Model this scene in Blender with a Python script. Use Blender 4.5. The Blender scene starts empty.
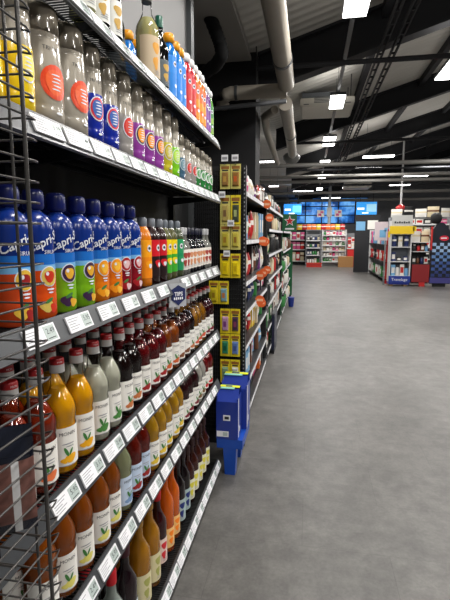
import bpy, math, random
from mathutils import Vector, Matrix
random.seed(7)
PI = math.pi
scene = bpy.context.scene
C = scene.collection

# ------------------------------------------------------------------ camera
EYE = 1.65
PITCH = math.atan(64/450)
YAW = math.atan(85/450*math.cos(PITCH))
cam = bpy.data.cameras.new('camera'); cam_o = bpy.data.objects.new('camera', cam); C.objects.link(cam_o)
cam_o.location = (0, 0, EYE)
cam_o.rotation_euler = (PI/2-PITCH, 0, YAW)
cam.sensor_fit = 'VERTICAL'; cam.sensor_height = 24.0; cam.lens = 450/600*24.0
cam.clip_start = 0.05; cam.clip_end = 200
scene.camera = cam_o
# ------------------------------------------------------------------ world and exposure
w = bpy.data.worlds.new('world'); scene.world = w; w.use_nodes = True
w.node_tree.nodes['Background'].inputs[0].default_value = (0.75, 0.85, 1.0, 1)
w.node_tree.nodes['Background'].inputs[1].default_value = 0.025
vs = scene.view_settings
vs.view_transform = 'Standard'; vs.look = 'None'; vs.gamma = 1; vs.use_curve_mapping = False
vs.exposure = 0.0
LAMP_W = 58.0          # watts of each ceiling luminaire
LAMP_Z = 4.05
UPL = .10               # power share of the upward light added to brighten the roof deck
LAMP_COL = (1.0, 0.97, 0.93)

# ------------------------------------------------------------------ materials
MATS = {}
def mat(name, col, rough=0.5, metal=0.0, emit=0.0, trans=0.0, spec=0.5, noise=0.0, nscale=20, bump=0.0, coat=0.0):
    if name in MATS: return MATS[name]
    m = bpy.data.materials.new(name); m.use_nodes = True
    nt = m.node_tree; b = nt.nodes['Principled BSDF']
    c = (col[0], col[1], col[2], 1)
    b.inputs['Base Color'].default_value = c
    b.inputs['Roughness'].default_value = rough
    b.inputs['Metallic'].default_value = metal
    b.inputs['Specular IOR Level'].default_value = spec
    b.inputs['Transmission Weight'].default_value = trans
    b.inputs['Coat Weight'].default_value = coat
    if emit:
        b.inputs['Emission Color'].default_value = c
        b.inputs['Emission Strength'].default_value = emit
    if noise or bump:
        tc = nt.nodes.new('ShaderNodeTexCoord'); nz = nt.nodes.new('ShaderNodeTexNoise')
        nz.inputs['Scale'].default_value = nscale; nz.inputs['Detail'].default_value = 6
        nt.links.new(tc.outputs['Object'], nz.inputs['Vector'])
        if noise:
            r = nt.nodes.new('ShaderNodeValToRGB')
            r.color_ramp.elements[0].position = .3; r.color_ramp.elements[1].position = .7
            r.color_ramp.elements[0].color = tuple(max(0, x*(1-noise)) for x in col)+(1,)
            r.color_ramp.elements[1].color = tuple(min(1, x*(1+noise)) for x in col)+(1,)
            nt.links.new(nz.outputs['Fac'], r.inputs['Fac']); nt.links.new(r.outputs['Color'], b.inputs['Base Color'])
        if bump:
            bp = nt.nodes.new('ShaderNodeBump'); bp.inputs['Strength'].default_value = bump
            nt.links.new(nz.outputs['Fac'], bp.inputs['Height']); nt.links.new(bp.outputs['Normal'], b.inputs['Normal'])
    MATS[name] = m
    return m
def srgb(r, g, b):
    f = lambda v: (v/255/12.92) if v/255 <= .04045 else ((v/255+.055)/1.055)**2.4
    return (f(r), f(g), f(b))
def clear_glass(name, tint=(1, 1, 1), gl=0.12, fac=None):
    if name in MATS: return MATS[name]
    m = bpy.data.materials.new(name); m.use_nodes = True; nt = m.node_tree
    nt.nodes.clear()
    o = nt.nodes.new('ShaderNodeOutputMaterial'); mx = nt.nodes.new('ShaderNodeMixShader')
    t = nt.nodes.new('ShaderNodeBsdfTransparent'); g = nt.nodes.new('ShaderNodeBsdfGlossy')
    t.inputs[0].default_value = tint+(1,); g.inputs['Roughness'].default_value = 0.06
    lw = nt.nodes.new('ShaderNodeLayerWeight'); lw.inputs[0].default_value = gl
    nt.links.new(lw.outputs['Fresnel'], mx.inputs[0]); nt.links.new(t.outputs[0], mx.inputs[1]); nt.links.new(g.outputs[0], mx.inputs[2])
    nt.links.new(mx.outputs[0], o.inputs[0]); MATS[name] = m
    return m
def liquid(name, col): return mat('liquid_'+name, col, rough=.06, trans=.5, spec=.5, coat=.3)
def plastic(name, col, rough=.35): return mat('plastic_'+name, col, rough=rough)

M_black = mat('black_metal', srgb(30, 31, 33), .45, .3)
M_wire = mat('black_wire', srgb(38, 39, 41), .35, .5)
M_rail = mat('rail_grey', srgb(85, 88, 90), .4, .2)
M_railD = mat('rail_dark', srgb(66, 68, 71), .35, .2)
M_white = mat('white_paper', srgb(232, 232, 235), .6)
M_screen = mat('screen_grey', srgb(178, 190, 186), .3)
M_ink = mat('ink', srgb(40, 42, 45), .6)
M_paleink = mat('pale_ink', srgb(150, 150, 155), .6)

# ------------------------------------------------------------------ mesh helpers
class MB:
    def __init__(s): s.v = []; s.f = []; s.m = []
    def add(s, vs_, fs, mi=0, sm=False):
        k = len(s.v); s.v += [tuple(v) for v in vs_]
        for i, f in enumerate(fs):
            s.f.append(tuple(k+j for j in f)); s.m.append((mi[i] if isinstance(mi, list) else mi, sm))
        return s
    def box(s, x0, x1, y0, y1, z0, z1, mi=0, M=None):
        vs_ = [(x, y, z) for x in (x0, x1) for y in (y0, y1) for z in (z0, z1)]
        if M is not None: vs_ = [M @ Vector(v) for v in vs_]
        return s.add(vs_, [(0, 1, 3, 2), (4, 6, 7, 5), (0, 4, 5, 1), (2, 3, 7, 6), (0, 2, 6, 4), (1, 5, 7, 3)], mi)
    def tube(s, pts, r, n=6, mi=0, cap=True):
        pts = [Vector(p) for p in pts]; rings = []
        for i, p in enumerate(pts):
            d = (pts[min(i+1, len(pts)-1)]-pts[max(i-1, 0)]).normalized()
            a = d.cross(Vector((0, 0, 1)) if abs(d.z) < .9 else Vector((1, 0, 0))).normalized(); b = d.cross(a)
            rr = r[i] if isinstance(r, (list, tuple)) else r
            rings.append([p+(a*math.cos(2*PI*k/n)+b*math.sin(2*PI*k/n))*rr for k in range(n)])
        vs_ = [v for R_ in rings for v in R_]; fs = []
        for i in range(len(pts)-1):
            for k in range(n):
                fs.append((i*n+k, i*n+(k+1) % n, (i+1)*n+(k+1) % n, (i+1)*n+k))
        s.add(vs_, fs, mi, n > 5)
        if cap: s.add(rings[0], [tuple(range(n))], mi); s.add(rings[-1], [tuple(range(n-1, -1, -1))], mi)
        return s
    def lathe(s, prof, n=20, mi=0, cx=0, cy=0, smooth=True, sq=0):
        # prof: (r, z[, material]) from the bottom up; material belongs to the band above the point
        vs_ = []; fs = []; ms = []
        for p in prof:
            for k in range(n):
                a = 2*PI*k/n; rr = p[0]
                if sq: rr *= 1-sq*.12*(math.cos(4*a)+0)
                vs_.append((cx+rr*math.cos(a), cy+rr*math.sin(a), p[1]))
        for i in range(len(prof)-1):
            for k in range(n):
                fs.append((i*n+k, i*n+(k+1) % n, (i+1)*n+(k+1) % n, (i+1)*n+k)); ms.append(prof[i][2] if len(prof[i]) > 2 else mi)
        s.add(vs_, fs, ms, smooth)
        L_ = len(prof)-1
        s.add(vs_[:n], [tuple(range(n-1, -1, -1))], ms[0])
        s.add(vs_[L_*n:], [tuple(range(n))], ms[-1])
        return s
    def build(s, name, mats, parent=None, loc=(0, 0, 0)):
        me = bpy.data.meshes.new(name); me.from_pydata(s.v, [], s.f)
        for m in (mats if isinstance(mats, (list, tuple)) else [mats]): me.materials.append(m)
        for p, (mi, sm) in zip(me.polygons, s.m): p.material_index = mi; p.use_smooth = sm
        me.update()
        o = bpy.data.objects.new(name, me); C.objects.link(o); o.location = loc
        if parent: o.parent = parent
        return o
    # wrapped on a cylinder of radius r about z; s_ is arc length from the front (+X)
    def wrap(s, r, pts, fs, mi=0): return s.add([(r*math.cos(a/r), r*math.sin(a/r), z) for a, z in pts], fs, mi, False)
    def patch(s, r, a0, a1, z0, z1, mi=0, n=8, smooth=True):
        vs_ = []
        for i in range(n+1):
            a = (a0+(a1-a0)*i/n)/r
            vs_ += [(r*math.cos(a), r*math.sin(a), z0), (r*math.cos(a), r*math.sin(a), z1)]
        return s.add(vs_, [(2*i, 2*i+2, 2*i+3, 2*i+1) for i in range(n)], mi, smooth)
    def blob(s, r, ca, cz, ra, rz, mi=0, n=14, wob=0, rot=0):
        pts = [(ca, cz)]
        for q in (.5, 1):
            for k in range(n):
                a = 2*PI*k/n; rr = q*(1+wob*math.sin(3*a+ca*99)); x = ra*rr*math.cos(a); z = rz*rr*math.sin(a)
                pts.append((ca+x*math.cos(rot)-z*math.sin(rot), cz+x*math.sin(rot)+z*math.cos(rot)))
        fs = [(0, 1+k, 1+(k+1) % n) for k in range(n)]+[(1+k, 1+n+k, 1+n+(k+1) % n, 1+(k+1) % n) for k in range(n)]
        return s.wrap(r, pts, fs, mi)
    def ring(s, r, ca, cz, ra, rz, t, mi=0, n=16):
        pts = []
        for q in (1-t, 1):
            for k in range(n):
                a = 2*PI*k/n; pts.append((ca+ra*q*math.cos(a), cz+rz*q*math.sin(a)))
        return s.wrap(r, pts, [(k, n+k, n+(k+1) % n, (k+1) % n) for k in range(n)], mi)
    def text(s, r, txt, size, ca, cz, mi=0, slope=0, shear=0, bold=0):
        vs_, fs = text_geo(txt, size, shear, bold)
        cs, sn = math.cos(slope), math.sin(slope)
        return s.wrap(r, [(ca+x*cs-y*sn, cz+x*sn+y*cs) for x, y in vs_], fs, mi)
TXT = {}
def text_geo(txt, size, shear=0, bold=0):
    key = (txt, size, shear, bold)
    if key in TXT: return TXT[key]
    cu = bpy.data.curves.new('t', 'FONT'); cu.body = txt; cu.size = size; cu.shear = shear; cu.offset = bold
    cu.align_x = 'CENTER'; cu.align_y = 'CENTER'; cu.resolution_u = 2
    o = bpy.data.objects.new('t', cu); C.objects.link(o)
    dg = bpy.context.evaluated_depsgraph_get(); me = bpy.data.meshes.new_from_object(o.evaluated_get(dg))
    TXT[key] = ([(v.co.x, v.co.y) for v in me.vertices], [tuple(p.vertices) for p in me.polygons])
    bpy.data.objects.remove(o); bpy.data.meshes.remove(me); bpy.data.curves.remove(cu)
    return TXT[key]

def tag(o, label=None, cat=None, group=None, kind=None):
    if label: o['label'] = label
    if cat: o['category'] = cat
    if group: o['group'] = group
    if kind: o['kind'] = kind
    return o
def empty(name, loc=(0, 0, 0), rz=0):
    o = bpy.data.objects.new(name, None); C.objects.link(o); o.location = loc; o.rotation_euler = (0, 0, rz)
    o.empty_display_size = .05
    return o
def copy_tree(o, parent=None):
    c = o.copy(); C.objects.link(c); c.parent = parent
    for ch in list(CH(o)): copy_tree(ch, c)
    return c
def CH(o): return [x for x in o.children]
def struct(mb, name, m): return tag(mb.build(name, m), kind='structure')
ORD = ['first', 'second', 'third', 'fourth', 'fifth', 'sixth', 'seventh', 'eighth', 'ninth', 'tenth', 'eleventh', 'twelfth',
       'thirteenth', 'fourteenth', 'fifteenth', 'sixteenth', 'seventeenth', 'eighteenth', 'nineteenth', 'twentieth',
       'twenty-first', 'twenty-second', 'twenty-third', 'twenty-fourth', 'twenty-fifth', 'twenty-sixth', 'twenty-seventh', 'twenty-eighth', 'twenty-ninth', 'thirtieth']

# ================================================================== SETTING
def floor_mat():
    m = bpy.data.materials.new('vinyl_floor'); m.use_nodes = True; nt = m.node_tree; b = nt.nodes['Principled BSDF']
    N = nt.nodes.new; L = nt.links.new
    tc = N('ShaderNodeTexCoord')
    def noise(sc, det, lo, hi, c0, c1, dist=0):
        n = N('ShaderNodeTexNoise'); n.inputs['Scale'].default_value = sc; n.inputs['Detail'].default_value = det; n.inputs['Roughness'].default_value = .65
        n.inputs['Distortion'].default_value = dist
        L(tc.outputs['Object'], n.inputs['Vector']); r = N('ShaderNodeValToRGB')
        r.color_ramp.elements[0].position = lo; r.color_ramp.elements[1].position = hi
        r.color_ramp.elements[0].color = (c0,)*3+(1,); r.color_ramp.elements[1].color = (c1,)*3+(1,)
        L(n.outputs['Fac'], r.inputs['Fac']); return r.outputs['Color'], n
    a, _ = noise(1.6, 8, .35, .68, .68, 1.16, .4)
    c, nn = noise(9, 10, .35, .7, .74, 1.18, .2)
    d, _ = noise(55, 5, .3, .7, .84, 1.12)
    def mul(x, y):
        k = N('ShaderNodeMix'); k.data_type = 'RGBA'; k.blend_type = 'MULTIPLY'; k.inputs[0].default_value = 1
        L(x, k.inputs[6]); L(y, k.inputs[7]); return k.outputs[2]
    br = N('ShaderNodeTexBrick'); br.inputs['Scale'].default_value = 1; br.inputs['Mortar Size'].default_value = .0015
    br.inputs['Brick Width'].default_value = .9; br.inputs['Row Height'].default_value = .45
    br.inputs['Color1'].default_value = (1, 1, 1, 1); br.inputs['Color2'].default_value = (.93, .93, .93, 1); br.inputs['Mortar'].default_value = (.7, .7, .7, 1)
    L(tc.outputs['Object'], br.inputs['Vector'])
    base = N('ShaderNodeRGB'); base.outputs[0].default_value = srgb(100, 98, 95)+(1,)
    L(mul(mul(mul(mul(base.outputs[0], a), c), d), br.outputs['Color']), b.inputs['Base Color'])
    b.inputs['Roughness'].default_value = .42; b.inputs['Specular IOR Level'].default_value = .45
    bp = N('ShaderNodeBump'); bp.inputs['Strength'].default_value = .06; L(nn.outputs['Fac'], bp.inputs['Height']); L(bp.outputs['Normal'], b.inputs['Normal'])
    return m
struct(MB().box(-3, 14, -4, 32.3, -.1, 0), 'floor', floor_mat())

ROOF0, RS = 4.55, .30
def roofz(x): return ROOF0+RS*max(x, -.9)
def deck_mat():
    m = mat('steel_deck', srgb(200, 197, 190), .6, noise=.06, nscale=2)
    nt = m.node_tree; b = nt.nodes['Principled BSDF']
    wv = nt.nodes.new('ShaderNodeTexWave'); wv.inputs['Scale'].default_value = 1.6; wv.bands_direction = 'Y'
    tc = nt.nodes.new('ShaderNodeTexCoord'); nt.links.new(tc.outputs['Object'], wv.inputs['Vector'])
    bp = nt.nodes.new('ShaderNodeBump'); bp.inputs['Strength'].default_value = .5; bp.inputs['Distance'].default_value = .03
    nt.links.new(wv.outputs['Fac'], bp.inputs['Height']); nt.links.new(bp.outputs['Normal'], b.inputs['Normal'])
    return m
mb = MB(); xs = (-2.6, -.9, 14.1)
for t in (0, .15):
    for y in (-4, 32.3):
        mb.v += [(x, y, roofz(x)+t) for x in xs]
for f in ((0, 3, 4, 1), (1, 4, 5, 2), (6, 7, 10, 9), (7, 8, 11, 10), (0, 1, 7, 6), (1, 2, 8, 7), (3, 9, 10, 4), (4, 10, 11, 5), (0, 6, 9, 3), (2, 5, 11, 8)):
    mb.f.append(f); mb.m.append((0, False))
struct(mb, 'ceiling', deck_mat())
M_wall = mat('wall_grey', srgb(92, 94, 97), .8, noise=.05, nscale=3)
M_dark = mat('dark_paint', srgb(24, 25, 30), .7, noise=.1, nscale=2)
struct(MB().box(-2.6, -2.4, -4, 32.3, 0, 4.28), 'wall_left', M_wall)
struct(MB().box(14, 14.2, -4, 32.3, 0, 9.3), 'wall_right', M_wall)
struct(MB().box(-2.5, 14, -4.2, -4, 0, 9.3), 'wall_front', M_wall)
WX0, WX1, WZ0, WZ1 = -1.45, 3.75, 2.5, 4.2
mb = MB()
mb.box(-2.5, WX0, 32, 32.2, 0, 9.3); mb.box(WX1, 14.1, 32, 32.2, 0, 9.3); mb.box(WX0, WX1, 32, 32.2, 0, WZ0); mb.box(WX0, WX1, 32, 32.2, WZ1, 9.3)
struct(mb, 'wall_back', mat('wall_grey_light', srgb(118, 120, 124), .8, noise=.05, nscale=3))
# the window: dusk sky behind frames
m = bpy.data.materials.new('window_sky'); m.use_nodes = True; nt = m.node_tree; b = nt.nodes['Principled BSDF']
tc = nt.nodes.new('ShaderNodeTexCoord'); nz = nt.nodes.new('ShaderNodeTexNoise'); nz.inputs['Scale'].default_value = 1.2; nz.inputs['Detail'].default_value = 5
mp = nt.nodes.new('ShaderNodeMapping'); mp.inputs['Scale'].default_value = (1.5, 1, 1.2)
nt.links.new(tc.outputs['Object'], mp.inputs[0]); nt.links.new(mp.outputs[0], nz.inputs['Vector'])
cr = nt.nodes.new('ShaderNodeValToRGB'); e = cr.color_ramp.elements
e[0].position = .38; e[0].color = srgb(20, 62, 120)+(1,); e[1].position = .62; e[1].color = srgb(120, 190, 255)+(1,)
k = cr.color_ramp.elements.new(.5); k.color = srgb(50, 125, 215)+(1,)
nt.links.new(nz.outputs['Fac'], cr.inputs[0]); nt.links.new(cr.outputs[0], b.inputs['Emission Color']); b.inputs['Emission Strength'].default_value = .9
b.inputs['Base Color'].default_value = (.02, .04, .1, 1); b.inputs['Roughness'].default_value = .1
win = tag(MB().box(WX0, WX1, 32.08, 32.12, WZ0, WZ1).build('window_1', m), kind='structure')
mb = MB()
for x in (WX0, -.35, .75, 1.85, 2.95, WX1): mb.box(x-.035, x+.035, 31.95, 32.05, WZ0, WZ1)
for z in (WZ0, WZ0+.55, WZ0+1.15, WZ1): mb.box(WX0, WX1, 31.96, 32.04, z-.03, z+.03)
mb.build('window_frame', M_dark, win)

# dark bulkhead wall and pale soffit on the left
mb = MB()
mb.add([(x, y, z) for y in (6.9, 7.5) for x, z in ((-2.4, 0), (-.83, 0), (-.83, roofz(-.9)), (-2.4, roofz(-.9)))], [(0, 1, 2, 3), (7, 6, 5, 4), (0, 4, 5, 1), (1, 5, 6, 2), (2, 6, 7, 3), (3, 7, 4, 0)])
struct(mb, 'wall_side', mat('black_paint', srgb(15, 15, 18), .8, noise=.1, nscale=2))
M_pale = mat('pale_soffit', srgb(158, 154, 148), .7, noise=.04, nscale=1)
mb = MB()
mb.add([(x, y, roofz(x)-d) for y in (.5, 6.88) for x, d in ((-2.4, .12), (-.90, .12), (-.90, .07), (-2.4, .07))], [(0, 1, 2, 3), (7, 6, 5, 4), (0, 4, 5, 1), (1, 5, 6, 2), (2, 6, 7, 3), (3, 7, 4, 0)])
struct(mb, 'trim_1', M_pale)
# roof beams, purlins
ti = 2
for y, dep, wd in ((7.1, .55, .25), (11.8, .50, .2), (16.6, .50, .2), (21.4, .5, .2), (26.2, .5, .2), (31, .5, .2), (2.3, .55, .2), (-2.5, .55, .2)):
    mb = MB()
    def prism(za, zb, hw):
        a, b_ = (-.9 if y > 8 else -.82), 14
        mb.add([(a, y-hw, roofz(a)-za), (b_, y-hw, roofz(b_)-za), (b_, y+hw, roofz(b_)-za), (a, y+hw, roofz(a)-za),
                (a, y-hw, roofz(a)-zb), (b_, y-hw, roofz(b_)-zb), (b_, y+hw, roofz(b_)-zb), (a, y+hw, roofz(a)-zb)],
               [(0, 1, 2, 3), (4, 7, 6, 5), (0, 4, 5, 1), (1, 5, 6, 2), (2, 6, 7, 3), (3, 7, 4, 0)])
    prism(.0, .04, wd/2); prism(.04, dep-.04, .02 if dep < .6 else .06); prism(dep-.04, dep, wd/2)
    struct(mb, 'trim_%d' % ti, M_dark); ti += 1
for x in (.95, 2.45, 4.2, 5.9, 7.6, 9.3, 11):
    struct(MB().box(x-.05, x+.05, -4, 32, roofz(x)-.17, roofz(x)-.02), 'trim_%d' % ti, M_dark); ti += 1
# tie bars across the hall
for y, z in ((7.1, 4.0), (12.2, 3.95), (17, 3.95), (22, 3.95)):
    struct(MB().tube([(-.8, y-.35, z), (14, y-.35, z)], .035, 8), 'trim_%d' % ti, M_dark); ti += 1

# ================================================================== CEILING SERVICES
M_duct = mat('pale_duct', srgb(168, 160, 147), .5, noise=.05, nscale=4)
def pipe(name, pts, r, m, label, cat, n=18, bands=()):
    o = MB().tube(pts, r, n).build(name, m); tag(o, label, cat)
    for k, (a, b_) in enumerate(bands):
        MB().tube([a, b_], r*1.08, n).build('clamp_band', M_rail, o)
    return o
def arc(c, r, a0, a1, ax1, ax2, n=7):
    c = Vector(c); ax1 = Vector(ax1); ax2 = Vector(ax2)
    return [c+ax1*r*math.cos(a0+(a1-a0)*k/n)+ax2*r*math.sin(a0+(a1-a0)*k/n) for k in range(n+1)]
zp = 3.70
pipe('ventilation_pipe', [(-.37, .5, zp), (-.37, 4, zp), (-.37, 6.52, zp)], .11, M_duct, 'thick pale round ventilation pipe running along under the roof, nearest one', 'pipe',
     bands=[((-.37, 3.0, zp), (-.37, 3.06, zp)), ((-.37, 5.6, zp), (-.37, 5.66, zp))])
pts = [(-.37, 6.66, zp-.04), (-.9, 6.66, zp-.04)]+[(-1.16-.12*math.sin(t), 6.66, zp-.16+.12*math.cos(t)) for t in (0, .5, 1, 1.57)]+[(-1.28, 6.66, zp-.24)]
pipe('branch_pipe', pts, .095, M_duct, 'pale horizontal branch pipe with an elbow dropping at its left end', 'pipe',
     bands=[((-1.06, 6.66, zp-.04), (-1.10, 6.66, zp-.04))])
MB().tube([(-.8, 6.66, zp+.05), (-.8, 6.66, roofz(-.8)-.05)], .008, 6).build('hanger', M_wire, bpy.data.objects['branch_pipe'])
pipe('ventilation_pipe', [(-.40, 6.85, zp-.16), (-.42, 9, zp-.14), (-.46, 11.2, zp-.12)], .10, M_duct, 'second length of pale ventilation pipe, behind the branch pipe elbow', 'pipe',
     bands=[((-.415, 9, zp-.14), (-.415, 9.06, zp-.14))])
pipe('bypass_pipe', [(-.56, 7.0, zp-.2), (-.74, 7.3, zp-.22), (-.76, 7.9, zp-.3), (-.8, 11, zp-.35)], .06, M_duct, 'thin pale pipe bending left beside the dark wall', 'pipe')
# hanging dome speaker
o = empty('dome_speaker', (-.5, 11.6, 3.42)); tag(o, 'round grey dome speaker hanging below the end of the ventilation pipe', 'speaker')
MB().lathe([(.02, 0), (.13, .02), (.2, .1), (.21, .18), (.16, .24), (.03, .27)], 20).build('dome', mat('speaker_grey', srgb(120, 120, 118), .5), o)
MB().tube([(0, 0, .27), (0, 0, .95)], .012, 6).build('rod', M_wire, o)
# black corrugated hose, left
pts = [(-1.22, 5.55, 4.20), (-1.14, 5.55, 4.0), (-1.10, 5.57, 3.90), (-1.09, 5.65, 3.80), (-1.20, 5.8, 3.74), (-1.5, 6.1, 3.72), (-2.38, 6.3, 3.72)]
fine = []
for i in range(len(pts)-1):
    for k in range(6): fine.append(Vector(pts[i]).lerp(Vector(pts[i+1]), k/6))
tag(MB().tube(fine, [.075+.008*(k % 2) for k in range(len(fine))], 14).build('flexible_hose', mat('hose_black', srgb(16, 16, 18), .8)), 'black corrugated air hose bending down in front of the dark wall', 'hose')
M_rod = M_wire
tag(MB().tube([(-2.39, 6.25, 3.30), (-.35, 6.25, 3.40)], .03, 8).build('conduit', mat('conduit_grey', srgb(110, 112, 115), .4, .4)), 'thin grey conduit crossing between the black hose and the pale pipe', 'pipe')
# more service pipes crossing the hall far off
M_pg = mat('service_pipe_grey', srgb(120, 118, 114), .5)
for (x0, x1, y, z, r, t) in ((-2.38, 13.98, 13.9, 3.72, .06, 'nearest'), (-2.38, 13.98, 15.6, 3.6, .05, 'second'), (-2.38, 13.98, 18.4, 3.75, .06, 'third'), (-2.38, 13.98, 22.5, 3.70, .07, 'fourth'), (-2.38, 13.98, 28.0, 3.75, .09, 'farthest')):
    tag(MB().tube([(x0, y, z), (x1, y, z)], r, 10).build('service_pipe', M_pg), 'grey service pipe crossing the hall under the roof, %s of the five' % t, 'pipe')
# cable trays
for x, t in ((.90, 'left'), (1.07, 'right')):
    mb = MB(); z = 4.15
    mb.box(x-.04, x-.022, 2, 24, z, z+.05); mb.box(x+.022, x+.04, 2, 24, z, z+.05)
    for k in range(70): mb.box(x-.022, x+.022, 2+k*.31, 2.03+k*.31, z, z+.02)
    tag(mb.build('cable_tray', M_dark), 'black ladder cable tray running along the hall, %s one of the pair' % t, 'cable tray')
# AC cassettes
def ac(x, y, z, label, s=1.0, hh=.24, box=.10):
    o = empty('ceiling_unit', (x, y, z)); tag(o, label, 'air conditioner')
    h = .52*s
    MB().lathe([(h*1.30, 0), (h*1.414, .04), (h*1.414, hh-.02), (h*1.36, hh)], 4, smooth=False).build('housing', mat('ac_white', srgb(200, 196, 186), .5), o).rotation_euler = (0, 0, PI/4)
    mb = MB()
    for k in range(5): mb.box(-.25*s, .25*s, -h-.012, -h, .06+k*.026, .07+k*.026)
    for sx in (-1, 1): mb.box(sx*.40*s-.05, sx*.40*s+.05, -h-.012, -h, .03, .045)
    mb.build('grille', M_rail, o)
    MB().box(-h*.95, h*.25, -h*.8, h*.8, hh, hh+box).build('top_box', mat('ac_grey', srgb(95, 100, 105), .5), o)
    for sx in (-1, 1):
        for sy in (-1, 1): MB().tube([(sx*.45*s, sy*.40*s, hh-.01), (sx*.45*s, sy*.40*s, roofz(x+sx*.45*s)-z)], .01, 5).build('rod', M_wire, o)
    return o
ac(.26, 9.95, 4.17, 'white air conditioning cassette hanging just behind the nearest visible lamps', 1.0, .16, .12)
ac(2.1, 22.5, 3.85, 'far white air conditioning cassette hanging above the blue windows', 1.15, .28, .1)

# lamps
M_lit = mat('lamp_diffuser', (1.0, .98, .95), emit=9.0)
def lamp(x, y, z, sx, sy, label, group, powr=1.0, hang=True):
    o = empty('ceiling_lamp', (x, y, z)); tag(o, label, 'ceiling lamp', group)
    MB().box(-sx/2-.01, sx/2+.01, -sy/2-.01, sy/2+.01, .02, .07).build('housing', M_rail, o)
    MB().box(-sx/2, sx/2, -sy/2, sy/2, 0, .02).build('diffuser', M_lit, o)
    top = roofz(x)-z-.1
    if hang:
        for s in (-1, 1):
            q = (0, s*sy*.4) if sy > sx else (s*sx*.4, 0)
            MB().tube([(q[0], q[1], .07), (q[0], q[1], top)], .004, 4).build('cord', M_wire, o)
    L = bpy.data.lights.new('lamp_light', 'AREA'); L.shape = 'RECTANGLE'; L.size = sx; L.size_y = sy; L.energy = LAMP_W*powr; L.color = LAMP_COL
    lo = bpy.data.objects.new('lamp_light', L); C.objects.link(lo); lo.parent = o; lo.location = (0, 0, -.012)
    U = bpy.data.lights.new('added_uplight', 'AREA'); U.shape = 'RECTANGLE'; U.size = sx; U.size_y = sy; U.energy = LAMP_W*powr*UPL; U.color = LAMP_COL  # extra upward light added above the closed housing to lift the deck
    uo = bpy.data.objects.new('added_uplight', U); C.objects.link(uo); uo.parent = o; uo.location = (0, 0, .13); uo.rotation_euler = (PI, 0, 0)
    return o
def lrow(x, items, what, group, powr=1.0, dz=0):
    n = len(items)
    for k, (y, sx, sy) in enumerate(items):
        lamp(x, y, LAMP_Z+dz, sx, sy, '%s, %s from the far end' % (what, ORD[n-1-k]), group, powr*(1 if sx*sy > .25 else .8))
lrow(.42, [(-2.4, .25, 1.2), (1.2, .25, 1.2), (4.95, .25, 1.2), (8.85, .25, .8), (12.35, .3, 1.1), (15.8, .3, .9), (19.4, .3, .9), (24.4, .3, .9)], 'white lamp in the row over the aisle', 'ceiling lamps over the aisle')
tag(MB().box(.395, .445, 1, 26, LAMP_Z+.075, LAMP_Z+.115).build('lamp_track', M_rail), 'grey lamp track running along above the aisle lamps', 'lamp track')
lrow(2.0, [(-1.6, .3, 1.2), (3.0, .3, 1.2), (7.35, .3, 1.1), (14.9, .9, .3), (17.4, .9, .3), (19.3, .9, .3), (24, .9, .3)], 'white lamp in the middle row', 'ceiling lamps in the middle row')
lrow(4.15, [(1, .9, .3), (5, .9, .3), (9, .9, .3), (12.8, .9, .3), (16.4, .9, .3), (19.8, .9, .3), (23.2, .9, .3)], 'white lamp in the row right of the middle', 'ceiling lamps right of the middle', 1.3)
lrow(8.5, [(2, 1.2, .4), (9, 1.2, .4), (15.2, 1.2, .4), (23.5, 1.2, .4)], 'white lamp in the outermost row on the right', 'outermost ceiling lamps', 2.0, 1)
lamp(-1.25, 12.4, 3.60, .55, .12, 'short warm lamp tube hanging before the grey left wall', 'small lamps by the left wall', .12)
lamp(-1.4, 17.5, 3.5, .35, .12, 'tiny lamp tube farther along the grey left wall', 'small lamps by the left wall', .12)
lamp(-.4, 23.9, 3.9, 1.0, .25, 'white lamp hanging in front of the blue windows, left one', 'lamps by the windows', .5)
lamp(1.2, 28.9, 3.95, 1.1, .25, 'white lamp hanging close to the blue windows, middle one', 'lamps by the windows', .5)

# ================================================================== BOTTLES
protos = {}
def finish(root, name): protos[name] = root; root['used'] = 0; return root
def rim(r0, r1, z0, z1): return [(r0, z0), (r1, z1)]

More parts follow.
